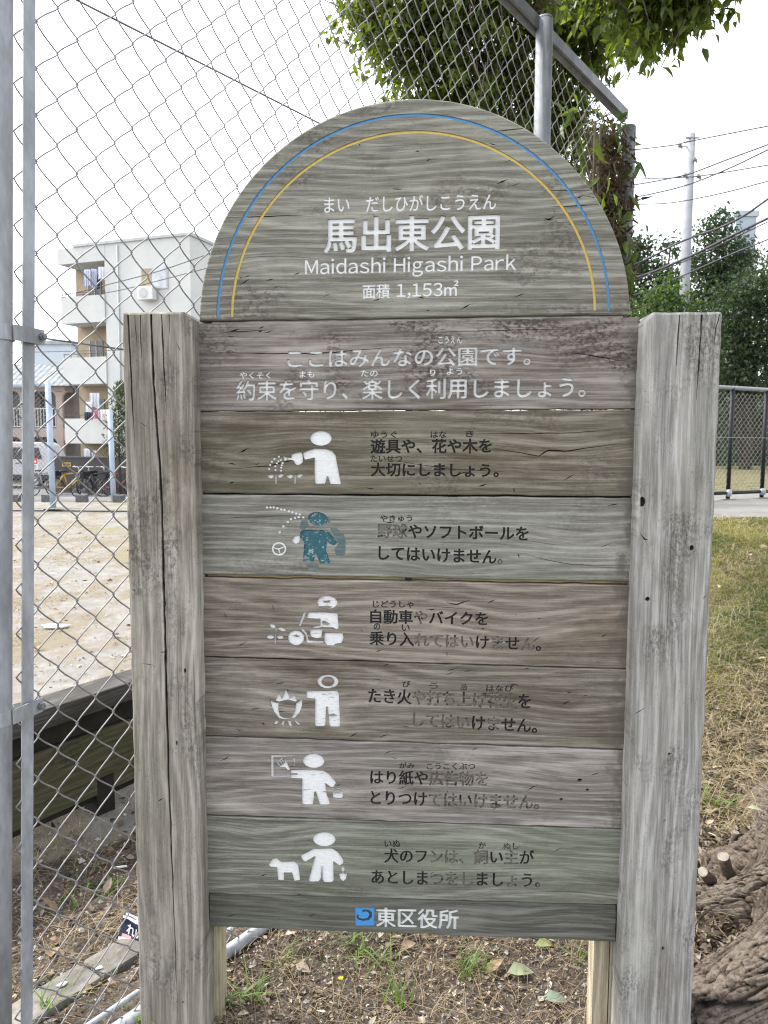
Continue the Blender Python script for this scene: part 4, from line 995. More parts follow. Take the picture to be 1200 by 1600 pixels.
# ------------------------------------------------------------------ LITTER
p = onz(197, 1475, .02); pk = thing('snack_packet', 'crumpled navy and white snack packet lying behind the left post', 'packet', p, R(-18))
M_navy = pmat('navy_foil', (.012, .016, .045), .4, .2, 30); M_wht = pmat('white_foil', (.72, .72, .72), .45, .08, 40); M_pnk = pmat('pink_print', (.62, .34, .36), .5, .1, 50)
m = MB(); n_ = 9
def pkp(u, v, o=0): return (-.03 + .085 * u, .003 * math.sin(u * 5) + .030 * v - .0025 * math.sin(v * 7 + u * 4) - o, .066 * v - .012 * u + .002 * math.sin(u * 9))
for face, o_ in ((0, 0.0), (1, -.014)):
    for i in range(n_):
        for k in range(n_):
            u0, u1, v0, v1 = i / n_, (i + 1) / n_, k / n_, (k + 1) / n_; q = [pkp(u0, v0, o_), pkp(u1, v0, o_), pkp(u1, v1, o_), pkp(u0, v1, o_)]
            mi = 1 if k >= n_ - 1 or (k <= 1 and i < 5) else 0
            if k == 2 and 1 <= i < 4: mi = 2
            m.add(q if face == 0 else q[::-1], [(0, 1, 2, 3)], mi, True)
m.build('wrapper', [M_navy, M_wht, M_pnk], pk, local=True)
tc = bpy.data.curves.new('t', 'FONT'); tc.body = 'れい'; tc.size = .030; tc.offset = .0006; to = bpy.data.objects.new('t', tc); COL.objects.link(to); bpy.context.view_layer.update()
me = bpy.data.meshes.new_from_object(to.evaluated_get(bpy.context.evaluated_depsgraph_get())); bpy.data.objects.remove(to)
m = MB(); VV = [v.co for v in me.vertices]
m.add([pkp(v.x / .085 + .22, (v.y + .026) / .066, .0035 if False else -.0 + .0012) for v in VV], [tuple(q.vertices) for q in me.polygons]); m.build('lettering', M_wht, pk, local=True)
p = onz(188, 1355, .012); cg = thing('cigarette_end', 'white cigarette end lying on the soil below the bench leg', 'cigarette', p, .15)
MB().tube([(-.022, 0, 0), (.022, 0, .002)], .004, 8).build('paper', M_wht, cg, local=True)
for px, py, sz, lab in ((155, 1512, .012, 'white paper scrap on the concrete edging nearest the packet'), (98, 1538, .013, 'white stained scrap on the concrete edging left of the other')):
    p = onz(px, py, .034); m = MB(); m.blob((0, 0, 0), (sz, sz * .6, .003), 9, 4, .5); o = m.build('paper_scrap', M_wht, None, local=True); o.location = [float(v) for v in p]; o.rotation_euler = (0, 0, .5); tag(o, lab, 'litter')
p = onz(88, 978, 0); p = onz(88, 978, hz(p[0], p[1]) + .02); m = MB(); m.blob((0, 0, 0), (.11, .05, .018), 12, 5, .25); o = m.build('paper_scrap', M_wht, None, local=True); o.location = [float(v) for v in p]; tag(o, 'long white scrap lying on the open sand', 'litter')

# ------------------------------------------------------------------ LARGE TREE
TC = np.array([1.66, 2.30])                                     # trunk axis, just out of the picture
tree = thing('broadleaf_tree', 'large leafy tree with rough flared trunk beside the right post', 'tree', (TC[0], TC[1], 0))
def fbm(x, y, z, o=4): return mnoise.fractal(Vector((x, y, z)), 1.0, 2.0, o)
def bark_mat():
    n = NT('fissured_bark'); a = n.sep(n.attr('col').outputs['Color']); o = n.co()
    f = n.noise(o, 60, 6, .7); f2 = n.noise(o, 9, 4, .6); f3 = n.noise(o, 220, 3, .7)
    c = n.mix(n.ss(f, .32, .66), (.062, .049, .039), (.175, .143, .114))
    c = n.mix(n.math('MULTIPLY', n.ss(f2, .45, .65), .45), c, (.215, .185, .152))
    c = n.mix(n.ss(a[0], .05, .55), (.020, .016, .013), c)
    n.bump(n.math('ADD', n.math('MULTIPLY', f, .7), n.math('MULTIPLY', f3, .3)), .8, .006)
    return n.base(c, .92, 0, .15)
M_bark = bark_mat()
def vor2(x, y, s):
    """distance-to-edge of a jittered cell grid, for bark plates"""
    x = x * s; y = y * s; ix, iy = np.floor(x), np.floor(y); d1 = np.full(x.shape, 9.0); d2 = np.full(x.shape, 9.0); idv = np.zeros(x.shape)
    for dx in (-1, 0, 1):
        for dy in (-1, 0, 1):
            cx_, cy_ = ix + dx, iy + dy; h1 = np.modf(np.abs(np.sin(cx_ * 127.1 + cy_ * 311.7) * 43758.5))[0]; h2 = np.modf(np.abs(np.sin(cx_ * 269.5 + cy_ * 183.3) * 24634.6))[0]
            d = np.hypot(x - cx_ - h1, y - cy_ - h2); nw = d < d1; d2 = np.where(nw, d1, np.minimum(d2, d)); idv = np.where(nw, h1, idv); d1 = np.minimum(d1, d)
    return d2 - d1, idv
def trunk_surface():
    nz_ = 620
    th = np.concatenate([np.linspace(2.3, 4.6, 640, endpoint=False), np.linspace(4.6, 2.3 + 2 * np.pi, 130, endpoint=False)]); nth = len(th); q = np.linspace(0, 1, nz_)
    zz = np.where(q < .75, -.14 + 1.0 * (q / .75) ** 1.15, .86 + 4.1 * ((q - .75) / .25) ** 1.3)
    T, Z = np.meshgrid(th, zz)
    flare = np.exp(-np.maximum(Z + .05, 0) / .17); flare2 = np.exp(-np.maximum(Z + .03, 0) / .5)
    lobes = 0
    for a, am, wd, tw_ in ((math.pi * .99, .34, .15, .5), (math.pi * 1.17, .90, .22, .35), (math.pi * .84, .22, .2, .3), (math.pi * 1.42, .7, .26, -.2), (.3, .3, .4, 0), (-1.0, .4, .35, 0), (1.6, .3, .4, 0)):
        d = np.angle(np.exp(1j * (T - a - tw_ * Z))); lobes = lobes + am * np.exp(-(d / wd) ** 2)
    rad = .30 + .05 * flare2 + flare * (.16 + lobes * .95) + flare2 * lobes * .12 - .03 * np.clip(Z, 0, 5)
    rad = np.maximum(rad, .12)
    # bark in true surface lengths: long plates that follow the flow, split again into small blocks
    dz = np.gradient(Z, axis=0); dr = np.gradient(rad, axis=0); vv = np.cumsum(np.hypot(dz, dr), axis=0)
    fl = (T - 3.6) * (rad * .85 + .08) + .10 * vv
    wob = .010 * np.sin(vv * 23 + fl * 19) + .007 * np.sin(vv * 51 - fl * 37)
    wob2 = .010 * np.sin(vv * 29 - fl * 23 + 1) + .006 * np.sin(vv * 67 + fl * 47)
    e1, i1 = vor2(fl + wob * 1.5, (vv + wob2) * .32, 25.0); e2, i2 = vor2(fl + wob2 * 1.4, (vv + wob) * .55 + 3, 50.0); e3, i3 = vor2(fl * 1.1 + wob, vv + wob2 + 7, 105.0)
    p1 = np.clip(e1 / .20, 0, 1); p2 = np.clip(e2 / .24, 0, 1); p3 = np.clip(e3 / .5, 0, 1)
    lump = .014 * np.sin(vv * 9 + T * 4) * np.sin(T * 7.3 - vv * 5) * flare2
    disp = .024 * p1 ** .7 + .011 * p2 ** .8 + .003 * p3 + .009 * (i1 - .5) + .010 * (i2 - .5) + .003 * (i3 - .5) + lump
    R_ = rad + disp
    bend = .10 * np.clip(Z, 0, 5) ** 1.2
    X = R_ * np.cos(T) + bend; Y = R_ * np.sin(T) + bend * .5
    gz = height(X + TC[0], Y + TC[1])
    Zf = Z + gz * np.exp(-np.maximum(Z, 0) / .3) + disp * flare * .8 + .045 * flare * np.clip(lobes, 0, 1.2)
    V = np.c_[X.ravel(), Y.ravel(), Zf.ravel()]
    r_ = np.arange(nz_ - 1)[:, None] * nth; k = np.arange(nth)[None]; F_ = np.stack([r_ + k, r_ + (k + 1) % nth, r_ + nth + (k + 1) % nth, r_ + nth + k], -1).reshape(-1, 4)
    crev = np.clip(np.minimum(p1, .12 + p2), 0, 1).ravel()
    return V, F_, np.c_[crev, crev, crev]
V, F_, cc = trunk_surface()
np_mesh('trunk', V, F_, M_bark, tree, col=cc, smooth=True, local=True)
# pruned stubs standing on the root flare
M_cut = pmat('cut_wood', (.27, .24, .20), .85, .3, 40)
def stub(px, py, Y, r, L_, dirv):
    p = at(px, py, Y); d = np.array(dirv, float); d /= np.linalg.norm(d); q = p - d * L_; m = MB()
    pts = [q + d * L_ * t for t in np.linspace(0, 1, 7)]; b0 = len(m.v)
    m.tube(pts, [r * (1.25 - .3 * t + .04 * math.sin(t * 9)) for t in np.linspace(0, 1, 7)], 14, 0)
    m.mi[-1] = 1
    for i, v in enumerate(m.v[:-28] if False else m.v): pass
    me_o = m.build('pruned_stub', [M_bark, M_cut], tree)
    a = me_o.data.attributes.new('col', 'FLOAT_COLOR', 'POINT'); a.data.foreach_set('color', [1.0] * (4 * len(me_o.data.vertices)))
stub(1130, 1338, 2.42, .019, .16, (-.35, -.3, .9)); stub(1176, 1318, 2.5, .018, .15, (.15, -.35, .9)); stub(1098, 1362, 2.35, .016, .09, (-.5, -.5, .6)); stub(1193, 1365, 2.3, .030, .12, (-.2, -.4, .9)); stub(1150, 1300, 2.62, .012, .10, (.1, -.2, 1)); stub(1186, 1425, 2.22, .014, .10, (-.2, -.4, .8))
# bark plates and rubble heaped round the root flare
nb = 2600; x = RNG.uniform(.85, 1.4, nb); y = RNG.uniform(2.0, 2.8, nb); V, F_ = leaves_mesh(np.c_[x, y, height(x, y) + RNG.uniform(.0, .06, nb)], rnd_dir(nb) * np.array([1, 1, .5]), rnd_dir(nb) * np.array([.5, .5, 1]) + np.array([0, 0, .6]), RNG.lognormal(-3.5, .45, nb), RNG.lognormal(-4.1, .4, nb), .5, .2)
c_ = np.array([(.24, .20, .16), (.12, .09, .07), (.33, .28, .22), (.05, .04, .03)])[RNG.integers(0, 4, nb)] * RNG.uniform(.7, 1.2, nb)[:, None]
tag(np_mesh('bark_debris', V, F_, M_litter, col=np.repeat(c_, 8, 0)), kind='stuff')
# limbs
LIMBS = []
def limb(pts, r0, r1, n=18):
    P = [np.array(p, float) for p in pts]; Q = []
    for i in range(n):
        t = i / (n - 1) * (len(P) - 1); k = min(int(t), len(P) - 2); f = t - k; p0, p1, p2, p3 = P[max(k - 1, 0)], P[k], P[k + 1], P[min(k + 2, len(P) - 1)]
        Q.append(.5 * ((2 * p1) + (-p0 + p2) * f + (2 * p0 - 5 * p1 + 4 * p2 - p3) * f * f + (-p0 + 3 * p1 - 3 * p2 + p3) * f ** 3) + RNG.normal(0, .012, 3))
    m = MB(); m.tube(Q, [r0 + (r1 - r0) * i / (n - 1) for i in range(n)], 10); o = m.build('limb', M_bark, tree)
    a = o.data.attributes.new('col', 'FLOAT_COLOR', 'POINT'); a.data.foreach_set('color', [.7] * (4 * len(o.data.vertices))); LIMBS.append(Q)
top = (TC[0] + .62, TC[1] + .3, 4.75)
limb([top, at(1010, -160, 3.4), at(860, -40, 4.5), at(760, 20, 5.1), at(690, 40, 5.3)], .10, .03)
limb([top, at(1150, -260, 3.2), at(1080, -140, 3.4), at(1010, -60, 3.5)], .06, .012)
limb([at(860, -40, 4.5), at(830, 60, 5.2), at(770, 160, 5.5), at(740, 230, 5.7)], .05, .012)
limb([at(860, -40, 4.5), at(740, -30, 5.0), at(640, 10, 5.2), at(560, 30, 5.3)], .06, .012)
limb([at(830, 60, 5.2), at(860, 110, 5.5), at(890, 180, 5.8)], .03, .01)
limb([top, at(1300, -300, 3.0), at(1330, -200, 3.4), at(1300, -100, 3.9)], .06, .012)
# crown: leaf sprays in clumps; each clump picture centre, depth, radii (px across, px down), number of sprays
CL = [(660, 20, 5.2, 105, 70, 95), (745, 60, 5.2, 110, 85, 130), (600, 15, 5.2, 65, 55, 34), (700, 150, 5.5, 85, 55, 66), (770, 190, 5.6, 95, 80, 100), (720, 265, 5.7, 80, 55, 60), (800, 290, 5.8, 80, 60, 60), (640, 75, 5.3, 70, 45, 40), (560, 35, 5.2, 32, 40, 8),
      (900, 20, 5.4, 110, 65, 100), (930, 60, 5.4, 60, 40, 30), (1000, -20, 3.5, 80, 50, 64), (1055, -40, 3.4, 60, 45, 44), (1020, 18, 3.4, 40, 26, 20), (1085, -22, 3.4, 34, 22, 12), (870, 120, 5.6, 60, 60, 50), (890, 210, 5.8, 60, 80, 55), (840, 170, 5.7, 60, 70, 50), (960, 0, 5.3, 80, 55, 60), (1130, -120, 3.3, 50, 40, 22), (800, -50, 5.0, 220, 60, 130), (1040, -110, 3.4, 130, 45, 60), (1250, -170, 3.4, 100, 60, 40), (650, -60, 5.2, 160, 50, 80)]
Cs, Ds, Ns, Ls, Ws, Ts, Gs = [], [], [], [], [], [], []
for cx_, cy_, Y, rx, ry, k in CL:
    for _ in range(k):
        v = RNG.normal(size=3); v /= np.linalg.norm(v); v *= RNG.uniform(.1, 1) ** .45
        c = at(cx_ + v[0] * rx, cy_ + v[1] * ry, Y + v[2] * min(.55, rx / FPX * Y * .8)); tw = RNG.normal(size=3) + np.array([0, -.1, -.35]); tw /= np.linalg.norm(tw)
        nl = RNG.integers(12, 21); s_ = RNG.uniform(0, 1, nl); sp = .17 + .02 * Y
        Cs.append(c + tw * sp * s_[:, None] + RNG.normal(0, .03, (nl, 3))); d = tw * .55 + RNG.normal(0, .55, (nl, 3)) + np.array([0, 0, -.42]); Ds.append(d)
        Ns.append(RNG.normal(0, .55, (nl, 3)) + np.array([0, 0, 1.0])); ll = RNG.uniform(.045, .088, nl) * (.86 if Y < 4 else 1.0); Ls.append(ll); Ws.append(ll * RNG.uniform(.36, .5, nl)); Ts.append(np.clip(RNG.normal(RNG.uniform(.1, .75), .18, nl), 0, 1))
M_leaf = leaf_mat('tree_leaves', (.036, .060, .016), (.105, .138, .034), .55, .4, tcol=(2.3, 2.2, .65))
C_, D_, N_, L_, W_, T_ = (np.concatenate(q) for q in (Cs, Ds, Ns, Ls, Ws, Ts))
V, F_ = leaves_mesh(C_, D_, N_, L_, W_, .22, .22); np_mesh('crown', V, F_, M_leaf, tree, tint=np.repeat(T_, 8))
m = MB()
for i in range(0, len(C_), 9): m.tube([C_[i] - D_[i] * .0, C_[i] + np.array([RNG.normal(0, .12), RNG.normal(0, .12), .16])], [.002, .004], 4)
o = m.build('twigs', M_bark, tree); a = o.data.attributes.new('col', 'FLOAT_COLOR', 'POINT'); a.data.foreach_set('color', [.5] * (4 * len(o.data.vertices)))

# climbing vine on the far end of the fence
vine = thing('climbing_vine', 'vine with green and dead brown foliage climbing the fence corner', 'vine', fence_at(tB, 0))
Cs, Ds, Ls = [], [], []
for _ in range(330):
    t = tB - abs(RNG.normal(0, .42)); z = RNG.uniform(1.9, zTop - .12)
    if RNG.uniform() < (tB - t) * .75: continue
    Cs.append(fence_at(t, z, RNG.uniform(-.12, .16))); Ds.append(np.array([RNG.normal(0, .7), RNG.normal(0, .7), -.75])); Ls.append(RNG.uniform(.07, .15))
for px, py in ((985, 230), (978, 340), (985, 215), (972, 300)):
    Cs.append(at(px - 15, py - 10, 4.85)); Ds.append(np.array([.8, -.2, -.25])); Ls.append(.13)
k = len(Cs); Ls = np.array(Ls); V, F_ = leaves_mesh(np.array(Cs), np.array(Ds), RNG.normal(0, .5, (k, 3)) + np.array([.2, -.8, .5]), Ls, Ls * .27, .2, .3)
np_mesh('foliage', V, F_, leaf_mat('vine_leaves', (.045, .07, .02), (.115, .145, .05), .4, .45), vine, tint=np.repeat(RNG.uniform(0, 1, k), 8))
k = 3400; t = tB - .17 + RNG.normal(0, .10, k); z = zTop - .1 - RNG.uniform(0, 1, k) ** .8 * 1.3; C_ = np.array([fence_at(a, b, RNG.normal(.0, .05)) for a, b in zip(t, z)]); L_ = RNG.uniform(.03, .085, k)
V, F_ = leaves_mesh(C_, np.c_[RNG.normal(0, .6, (k, 2)), RNG.normal(-.8, .6, k)], rnd_dir(k), L_, L_ * RNG.uniform(.1, .4, k), .4, .5)
np_mesh('dead_foliage', V, F_, leaf_mat('dead_vine', (.05, .036, .026), (.13, .092, .062), .15, .8), vine, tint=np.repeat(RNG.uniform(0, 1, k), 8))
m = MB()
for j in range(5): m.tube([fence_at(tB - .1 - .08 * j + .05 * math.sin(q * 1.3 + j), .1 + q * .28, .03 * math.sin(q + j)) for q in range(12)], .007, 6)
m.build('stem', pmat('vine_stem', (.09, .07, .05), .9), vine)

# ------------------------------------------------------------------ LOW BLACK FENCE ON THE BANK
b1 = at(1137, 781, 8.3); zg = b1[2]; LD = np.array([math.cos(R(28)), math.sin(R(28)), 0]); lrz = R(28)
lf = thing('low_fence', 'low black tube fence with chain link along the bank path', 'fence', (b1[0], b1[1], zg), lrz)
M_blk = pmat('black_enamel', (.012, .013, .015), .5, .2, 20, 0, 0, .25); M_lw = pmat('low_fence_wire', (.30, .31, .29), .5, .2, 30)
Hf = 1.2
V, F_ = chainlink(-1.9, 2.9, .10, Hf - .04, .036, .07, .0019, 4, 0, smp=4); np_mesh('wire_mesh', V, F_, M_lw, lf, smooth=True, local=True)
for x in (-1.6, 0, .56, 2.2):
    m = MB(); m.tube([(x, 0, .0), (x, 0, Hf)], .022, 12); p = m.build('post', M_blk, lf, local=True)
    m = MB(); m.tube([(x, 0, -.05), (x, 0, .012)], .09, 16, smooth=False); m.build('footing', M_conc, p, local=True)
    m = MB(); m.blob((x, -.01, .075), (.036, .036, .045), 10, 6); m.build('coupling', M_galv, p, local=True)
m = MB(); m.tube([(-2, 0, Hf), (2.9, 0, Hf)], .021, 12); m.build('top_rail', pmat('fence_rail_paint', (.20, .205, .21), .3, .1, 20, 0, 0, .6), lf, local=True)
m = MB(); m.tube([(-2, 0, .075), (2.9, 0, .075)], .019, 12); m.build('bottom_rail', M_blk, lf, local=True)
m = MB(); m.tube([(-2, -.02, Hf * .56), (2.9, -.02, Hf * .56)], .0025, 6); m.build('tension_wire', M_lw, lf, local=True)

# ------------------------------------------------------------------ FAR TREES BEHIND THE BANK
M_far = leaf_mat('far_leaves', (.020, .037, .021), (.066, .096, .046), .35, .5, tcol=(1.4, 1.6, .8))
M_farl = leaf_mat('far_light_leaves', (.03, .058, .016), (.085, .125, .04), .35, .5, tcol=(1.5, 1.7, .7))
M_fbark = pmat('far_bark', (.05, .04, .032), .95, .3, 6)
def bushtree(label, X0, Y0, clumps, leaf, mat_, trunk_r=.12, group='trees behind the low fence', nm='bushy_tree', cat='tree'):
    """clumps: picture x, y, depth offset, radius px x, radius px y, sprays"""
    z0 = hz(X0, Y0); t = thing(nm, label, cat, (X0, Y0, z0), 0, group); Cs, Ds, Ts, Ls = [], [], [], []
    for px, py, dy, rx, ry, k in clumps:
        cc_ = at(px, py, Y0 + dy); m = MB(); mid = (np.array([X0, Y0, z0]) + cc_) / 2 + np.array([0, 0, .3])
        m.tube([(X0, Y0, z0), tuple(mid), tuple(cc_)], [trunk_r * .7, trunk_r * .4, .02], 7)
        if k: m.build('limb', M_fbark, t)
        for _ in range(k):
            v = RNG.normal(size=3); v /= np.linalg.norm(v); v *= RNG.uniform(.15, 1) ** .4
            c = at(px + v[0] * rx, py + v[1] * ry, Y0 + dy + v[2] * rx / FPX * Y0); nl = RNG.integers(12, 22)
            Cs.append(c + RNG.normal(0, leaf * 1.5, (nl, 3)) * np.array([1, 1, .7])); Ds.append(RNG.normal(0, 1, (nl, 3)) + np.array([0, 0, -.3])); Ts.append(np.clip(RNG.normal(RNG.uniform(.1, .8), .15, nl), 0, 1)); Ls.append(leaf * RNG.uniform(.7, 1.3, nl))
    C_, D_, T_, L_ = (np.concatenate(q) for q in (Cs, Ds, Ts, Ls))
    V, F_ = leaves_mesh(C_, D_, RNG.normal(0, .6, (len(C_), 3)) + np.array([0, 0, 1.0]), L_, L_ * .55, .2, .2); np_mesh('crown', V, F_, mat_, t, tint=np.repeat(T_, 8))
    m = MB(); m.tube([(X0, Y0, z0 - .2), (X0 + .05, Y0, z0 + .9), (X0 - .05, Y0, z0 + 2.0)], [trunk_r, trunk_r * .8, trunk_r * .6], 10); m.build('trunk', M_fbark, t)
    return t
def gp(px, Y): p = at(px, 700, Y); return p[0], Y
bushtree('dark round tree left of the utility pole with a wispy top', *gp(1010, 21), [(1000, 400, 0, 36, 30, 60), (985, 440, .5, 40, 40, 70), (1040, 440, 0, 30, 30, 40), (1010, 490, 0, 50, 40, 110), (1000, 380, 0, 14, 10, 6), (1048, 382, 0, 26, 12, 14), (1060, 500, 0, 30, 40, 60), (990, 560, 0, 60, 50, 80)], .11, M_far)
bushtree('pale green young tree low in front of the utility pole', *gp(1040, 17.5), [(1040, 462, 0, 26, 24, 34), (1065, 480, 0, 20, 24, 22), (1010, 478, 0, 24, 20, 16), (1050, 520, 0, 40, 40, 50)], .10, M_farl, .06)
bushtree('tall loose tree right of the utility pole with sky showing through', *gp(1120, 22), [(1120, 350, 0, 24, 14, 20), (1100, 368, 0, 20, 14, 14), (1132, 338, 0, 14, 10, 10), (1135, 380, 0, 40, 24, 50), (1110, 410, 0, 36, 24, 50), (1160, 398, 0, 18, 10, 10), (1095, 440, 0, 36, 30, 60), (1140, 440, 0, 40, 40, 90), (1100, 500, 0, 40, 50, 90)], .11, M_far)
bushtree('dense dark tree rising behind the low black fence', *gp(1165, 19), [(1150, 480, 0, 50, 40, 110), (1195, 450, 0, 40, 40, 80), (1190, 520, 0, 50, 50, 120), (1140, 560, 0, 40, 50, 110), (1185, 590, 0, 50, 40, 100), (1140, 630, .3, 26, 40, 50), (1160, 650, .8, 20, 22, 24), (1215, 640, 0, 24, 50, 60), (1145, 690, .5, 24, 36, 44), (1240, 540, 0, 40, 90, 90)], .10, M_far, .16)
bushtree('low dark hedge like bush at the foot of the far trees', *gp(1185, 23), [(1150, 695, 0, 40, 36, 100), (1150, 650, 0, 30, 30, 60), (1200, 725, 0, 40, 14, 60), (1240, 700, 0, 34, 30, 60), (1110, 700, 0, 30, 36, 60), (1170, 640, 0, 40, 16, 40), (1195, 650, 0, 30, 14, 30)], .10, M_far, .05, None, 'bush', 'bush')
bushtree('big dark tree mass at the back right beyond the other trees', *gp(1210, 30), [(1180, 420, 0, 60, 36, 70), (1020, 450, 0, 60, 46, 90), (1100, 450, 0, 60, 50, 110), (1160, 690, 1, 60, 30, 80), (1220, 480, 0, 60, 70, 120), (1140, 500, 0, 60, 60, 90), (1060, 520, 0, 70, 50, 90), (1170, 570, 0, 80, 60, 120), (1130, 640, 1, 40, 40, 50), (1225, 620, 1, 26, 50, 50)], .14, M_far, .2)

hs0 = at(1190, 700, 36); wh = thing('white_house', 'white house wall glimpsed through the low fence mesh', 'house', (hs0[0], hs0[1], hz(hs0[0], hs0[1])))
M_hw = pmat('white_siding', (.62, .65, .68), .7, .1, 2); M_hr = pmat('grey_roofing', (.30, .33, .37), .7, .15, 3); M_glass = pmat('window_glass', (.04, .05, .06), .12, .2, 2, 0, 0, .6)
z0 = hz(hs0[0], hs0[1]); m = MB(); m.box((hs0[0] + 1.6, hs0[1] + 2, z0 + 1.2), (4.6, 4, 2.6)); m.build('wall', M_hw, wh)
m = MB(); m.prism([(hs0[0] - 1.1, hs0[1] - .4, z0 + 2.45), (hs0[0] + 4.3, hs0[1] - .4, z0 + 2.45), (hs0[0] + 3.6, hs0[1] + 2, z0 + 3.4), (hs0[0] - .4, hs0[1] + 2, z0 + 3.4)], (0, 0, 0), (0, .01, .12)); m.build('roof', M_hr, wh)
m = MB(); m.box((hs0[0] + .6, hs0[1] - .02, z0 + 1.3), (.9, .05, 1.0)); m.build('window', M_glass, wh)

# utility pole and cables
pb = at(1060, 700, 20.0); pz = hz(pb[0], pb[1]); ptop = at(1077, 210, 20.0)[2]
pole = thing('utility_pole', 'tall pale concrete utility pole standing before the far trees', 'utility pole', (pb[0], pb[1], pz))
M_pole = pmat('pole_concrete', (.27, .28, .30), .8, .12, 5); M_fit = pmat('pole_fitting', (.22, .21, .2), .7, .2, 20)
m = MB(); m.tube([(pb[0], pb[1], pz - .3), (pb[0], pb[1], (pz + ptop) / 2), (pb[0], pb[1], ptop)], [.138, .125, .112], 20); m.build('shaft', M_pole, pole)
m = MB(); m.tube([(pb[0], pb[1], ptop - .15), (pb[0], pb[1], ptop - .09)], .112, 18); m.bar((pb[0] - .17, pb[1] - .1, ptop - .12), (pb[0] + .17, pb[1] - .1, ptop - .12), .03, .03); m.build('band', M_fit, pole)
for px, py in ((1062, 227), (1085, 249), (1091, 275), (1070, 274)):
    p = at(px, py, 19.85); m = MB(); m.blob(p, (.05, .05, .06), 8, 6, .15); m.blob(p + np.array([.05, 0, -.04]), (.03, .03, .05), 8, 5, .2); m.bar(p, (pb[0], pb[1], p[2]), .02, .02); m.build('insulator', M_fit, pole)
m = MB(); q = at(1086, 240, 19.85); m.tube([q + np.array([.04 * math.cos(a), 0, .07 * math.sin(a) + .03]) for a in np.linspace(-1, 4.2, 14)], .007, 5); m.build('wire_loop', M_fit, pole)
M_cab = pmat('cable_sheath', (.05, .05, .06), .6, .2, 10); M_cabl = pmat('cable_sheath_grey', (.06, .06, .08), .6, .2, 10)
def cable(pts, r, label, mat_=None, y0=22, y1=15, ends=True):
    P = [(p[0], p[1]) for p in pts]
    if ends:
        (xa, ya), (xb, yb) = P[0], P[1]; P.insert(0, (xa - 90, ya + (ya - yb) / (xb - xa) * 60 * .5)); (xa, ya), (xb, yb) = P[-2], P[-1]; P.append((xb + 160, yb + (yb - ya) / (xb - xa) * 160))
    Q = []
    for i in range(len(P) - 1):
        p0, p1, p2, p3 = (np.array(P[k]) for k in (max(i - 1, 0), i, i + 1, min(i + 2, len(P) - 1)))
        for f in np.linspace(0, 1, 6, endpoint=i == len(P) - 2): Q.append(.5 * ((2 * p1) + (-p0 + p2) * f + (2 * p0 - 5 * p1 + 4 * p2 - p3) * f * f + (-p0 + 3 * p1 - 3 * p2 + p3) * f ** 3))
    x0, x1 = Q[0][0], Q[-1][0]; m = MB(); m.tube([at(q[0], q[1], y0 + (y1 - y0) * (q[0] - x0) / (x1 - x0)) for q in Q], r * 1.25, 6)
    return tag(m.build('overhead_cable', mat_ or M_cabl), label, 'cable', 'overhead cables')
cable([(978, 235), (1058, 226), (1077, 221), (1200, 197)], .012, 'topmost cable tied to the head of the utility pole', y0=21, y1=17)
cable([(978, 263), (1020, 246), (1060, 229)], .006, 'thin short cable slanting up to the pole head from the vine', ends=False, y0=20.5, y1=19.8)
cable([(976, 290), (1025, 283), (1068, 274), (1088, 268), (1140, 248), (1200, 226)], .014, 'second cable below the pole head, steepening to the right')
cable([(976, 310), (1040, 298), (1088, 284), (1146, 260), (1200, 234)], .014, 'cable crossing two others in an X right of the pole')
cable([(978, 277.5), (1020, 278.5), (1068, 277), (1108, 273), (1200, 258)], .012, 'nearly level cable through the middle insulator of the pole')
cable([(976, 319.5), (1040, 317.6), (1084, 311), (1140, 299), (1200, 283)], .012, 'lowest cable of the open sky, above the tree tops')
cable([(979, 418), (1068, 376), (1124, 356), (1164, 336), (1200, 311)], .020, 'thick dark cable passing just over the grey tower top', M_cab)
cable([(982, 437), (1068, 405), (1140, 370), (1200, 341)], .024, 'thickest black cable slanting across the tree crowns', M_cab)
cable([(982, 440), (1068, 409), (1140, 375), (1200, 346.5)], .012, 'thin black cable running close under the thickest one', M_cab)
cable([(988, 462), (1068, 430), (1136, 400), (1200, 374)], .014, 'lowest cable slanting across the dark tree crowns')
cable([(323, 398), (250, 423), (175, 443), (106, 460), (12, 476)][::-1], .013, 'upper dark cable crossing the white apartment block', M_cab, 30, 27)
cable([(316, 421), (250, 438), (175, 456), (107, 463), (12, 484)][::-1], .011, 'lower dark cable crossing the white apartment block', M_cab, 30, 27)
cable([(12, 551), (100, 549), (230, 546)], .010, 'level cable in front of the second floor balcony', M_cabl, 30, 29)

tw = at(1166, 700, 170); tower = thing('tower_block', 'slender grey tower far behind the tree tops', 'tower', (tw[0], tw[1], 0))
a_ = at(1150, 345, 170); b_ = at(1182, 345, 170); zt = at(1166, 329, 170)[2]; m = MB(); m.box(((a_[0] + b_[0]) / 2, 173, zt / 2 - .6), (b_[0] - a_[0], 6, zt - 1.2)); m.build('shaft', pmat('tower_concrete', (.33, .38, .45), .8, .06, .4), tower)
m = MB(); m.box(((a_[0] + b_[0]) / 2 + .1, 173, zt - .6), (b_[0] - a_[0] + .7, 6.6, 1.2)); m.build('cap', pmat('tower_cap', (.40, .45, .52), .8, .06, .4), tower)

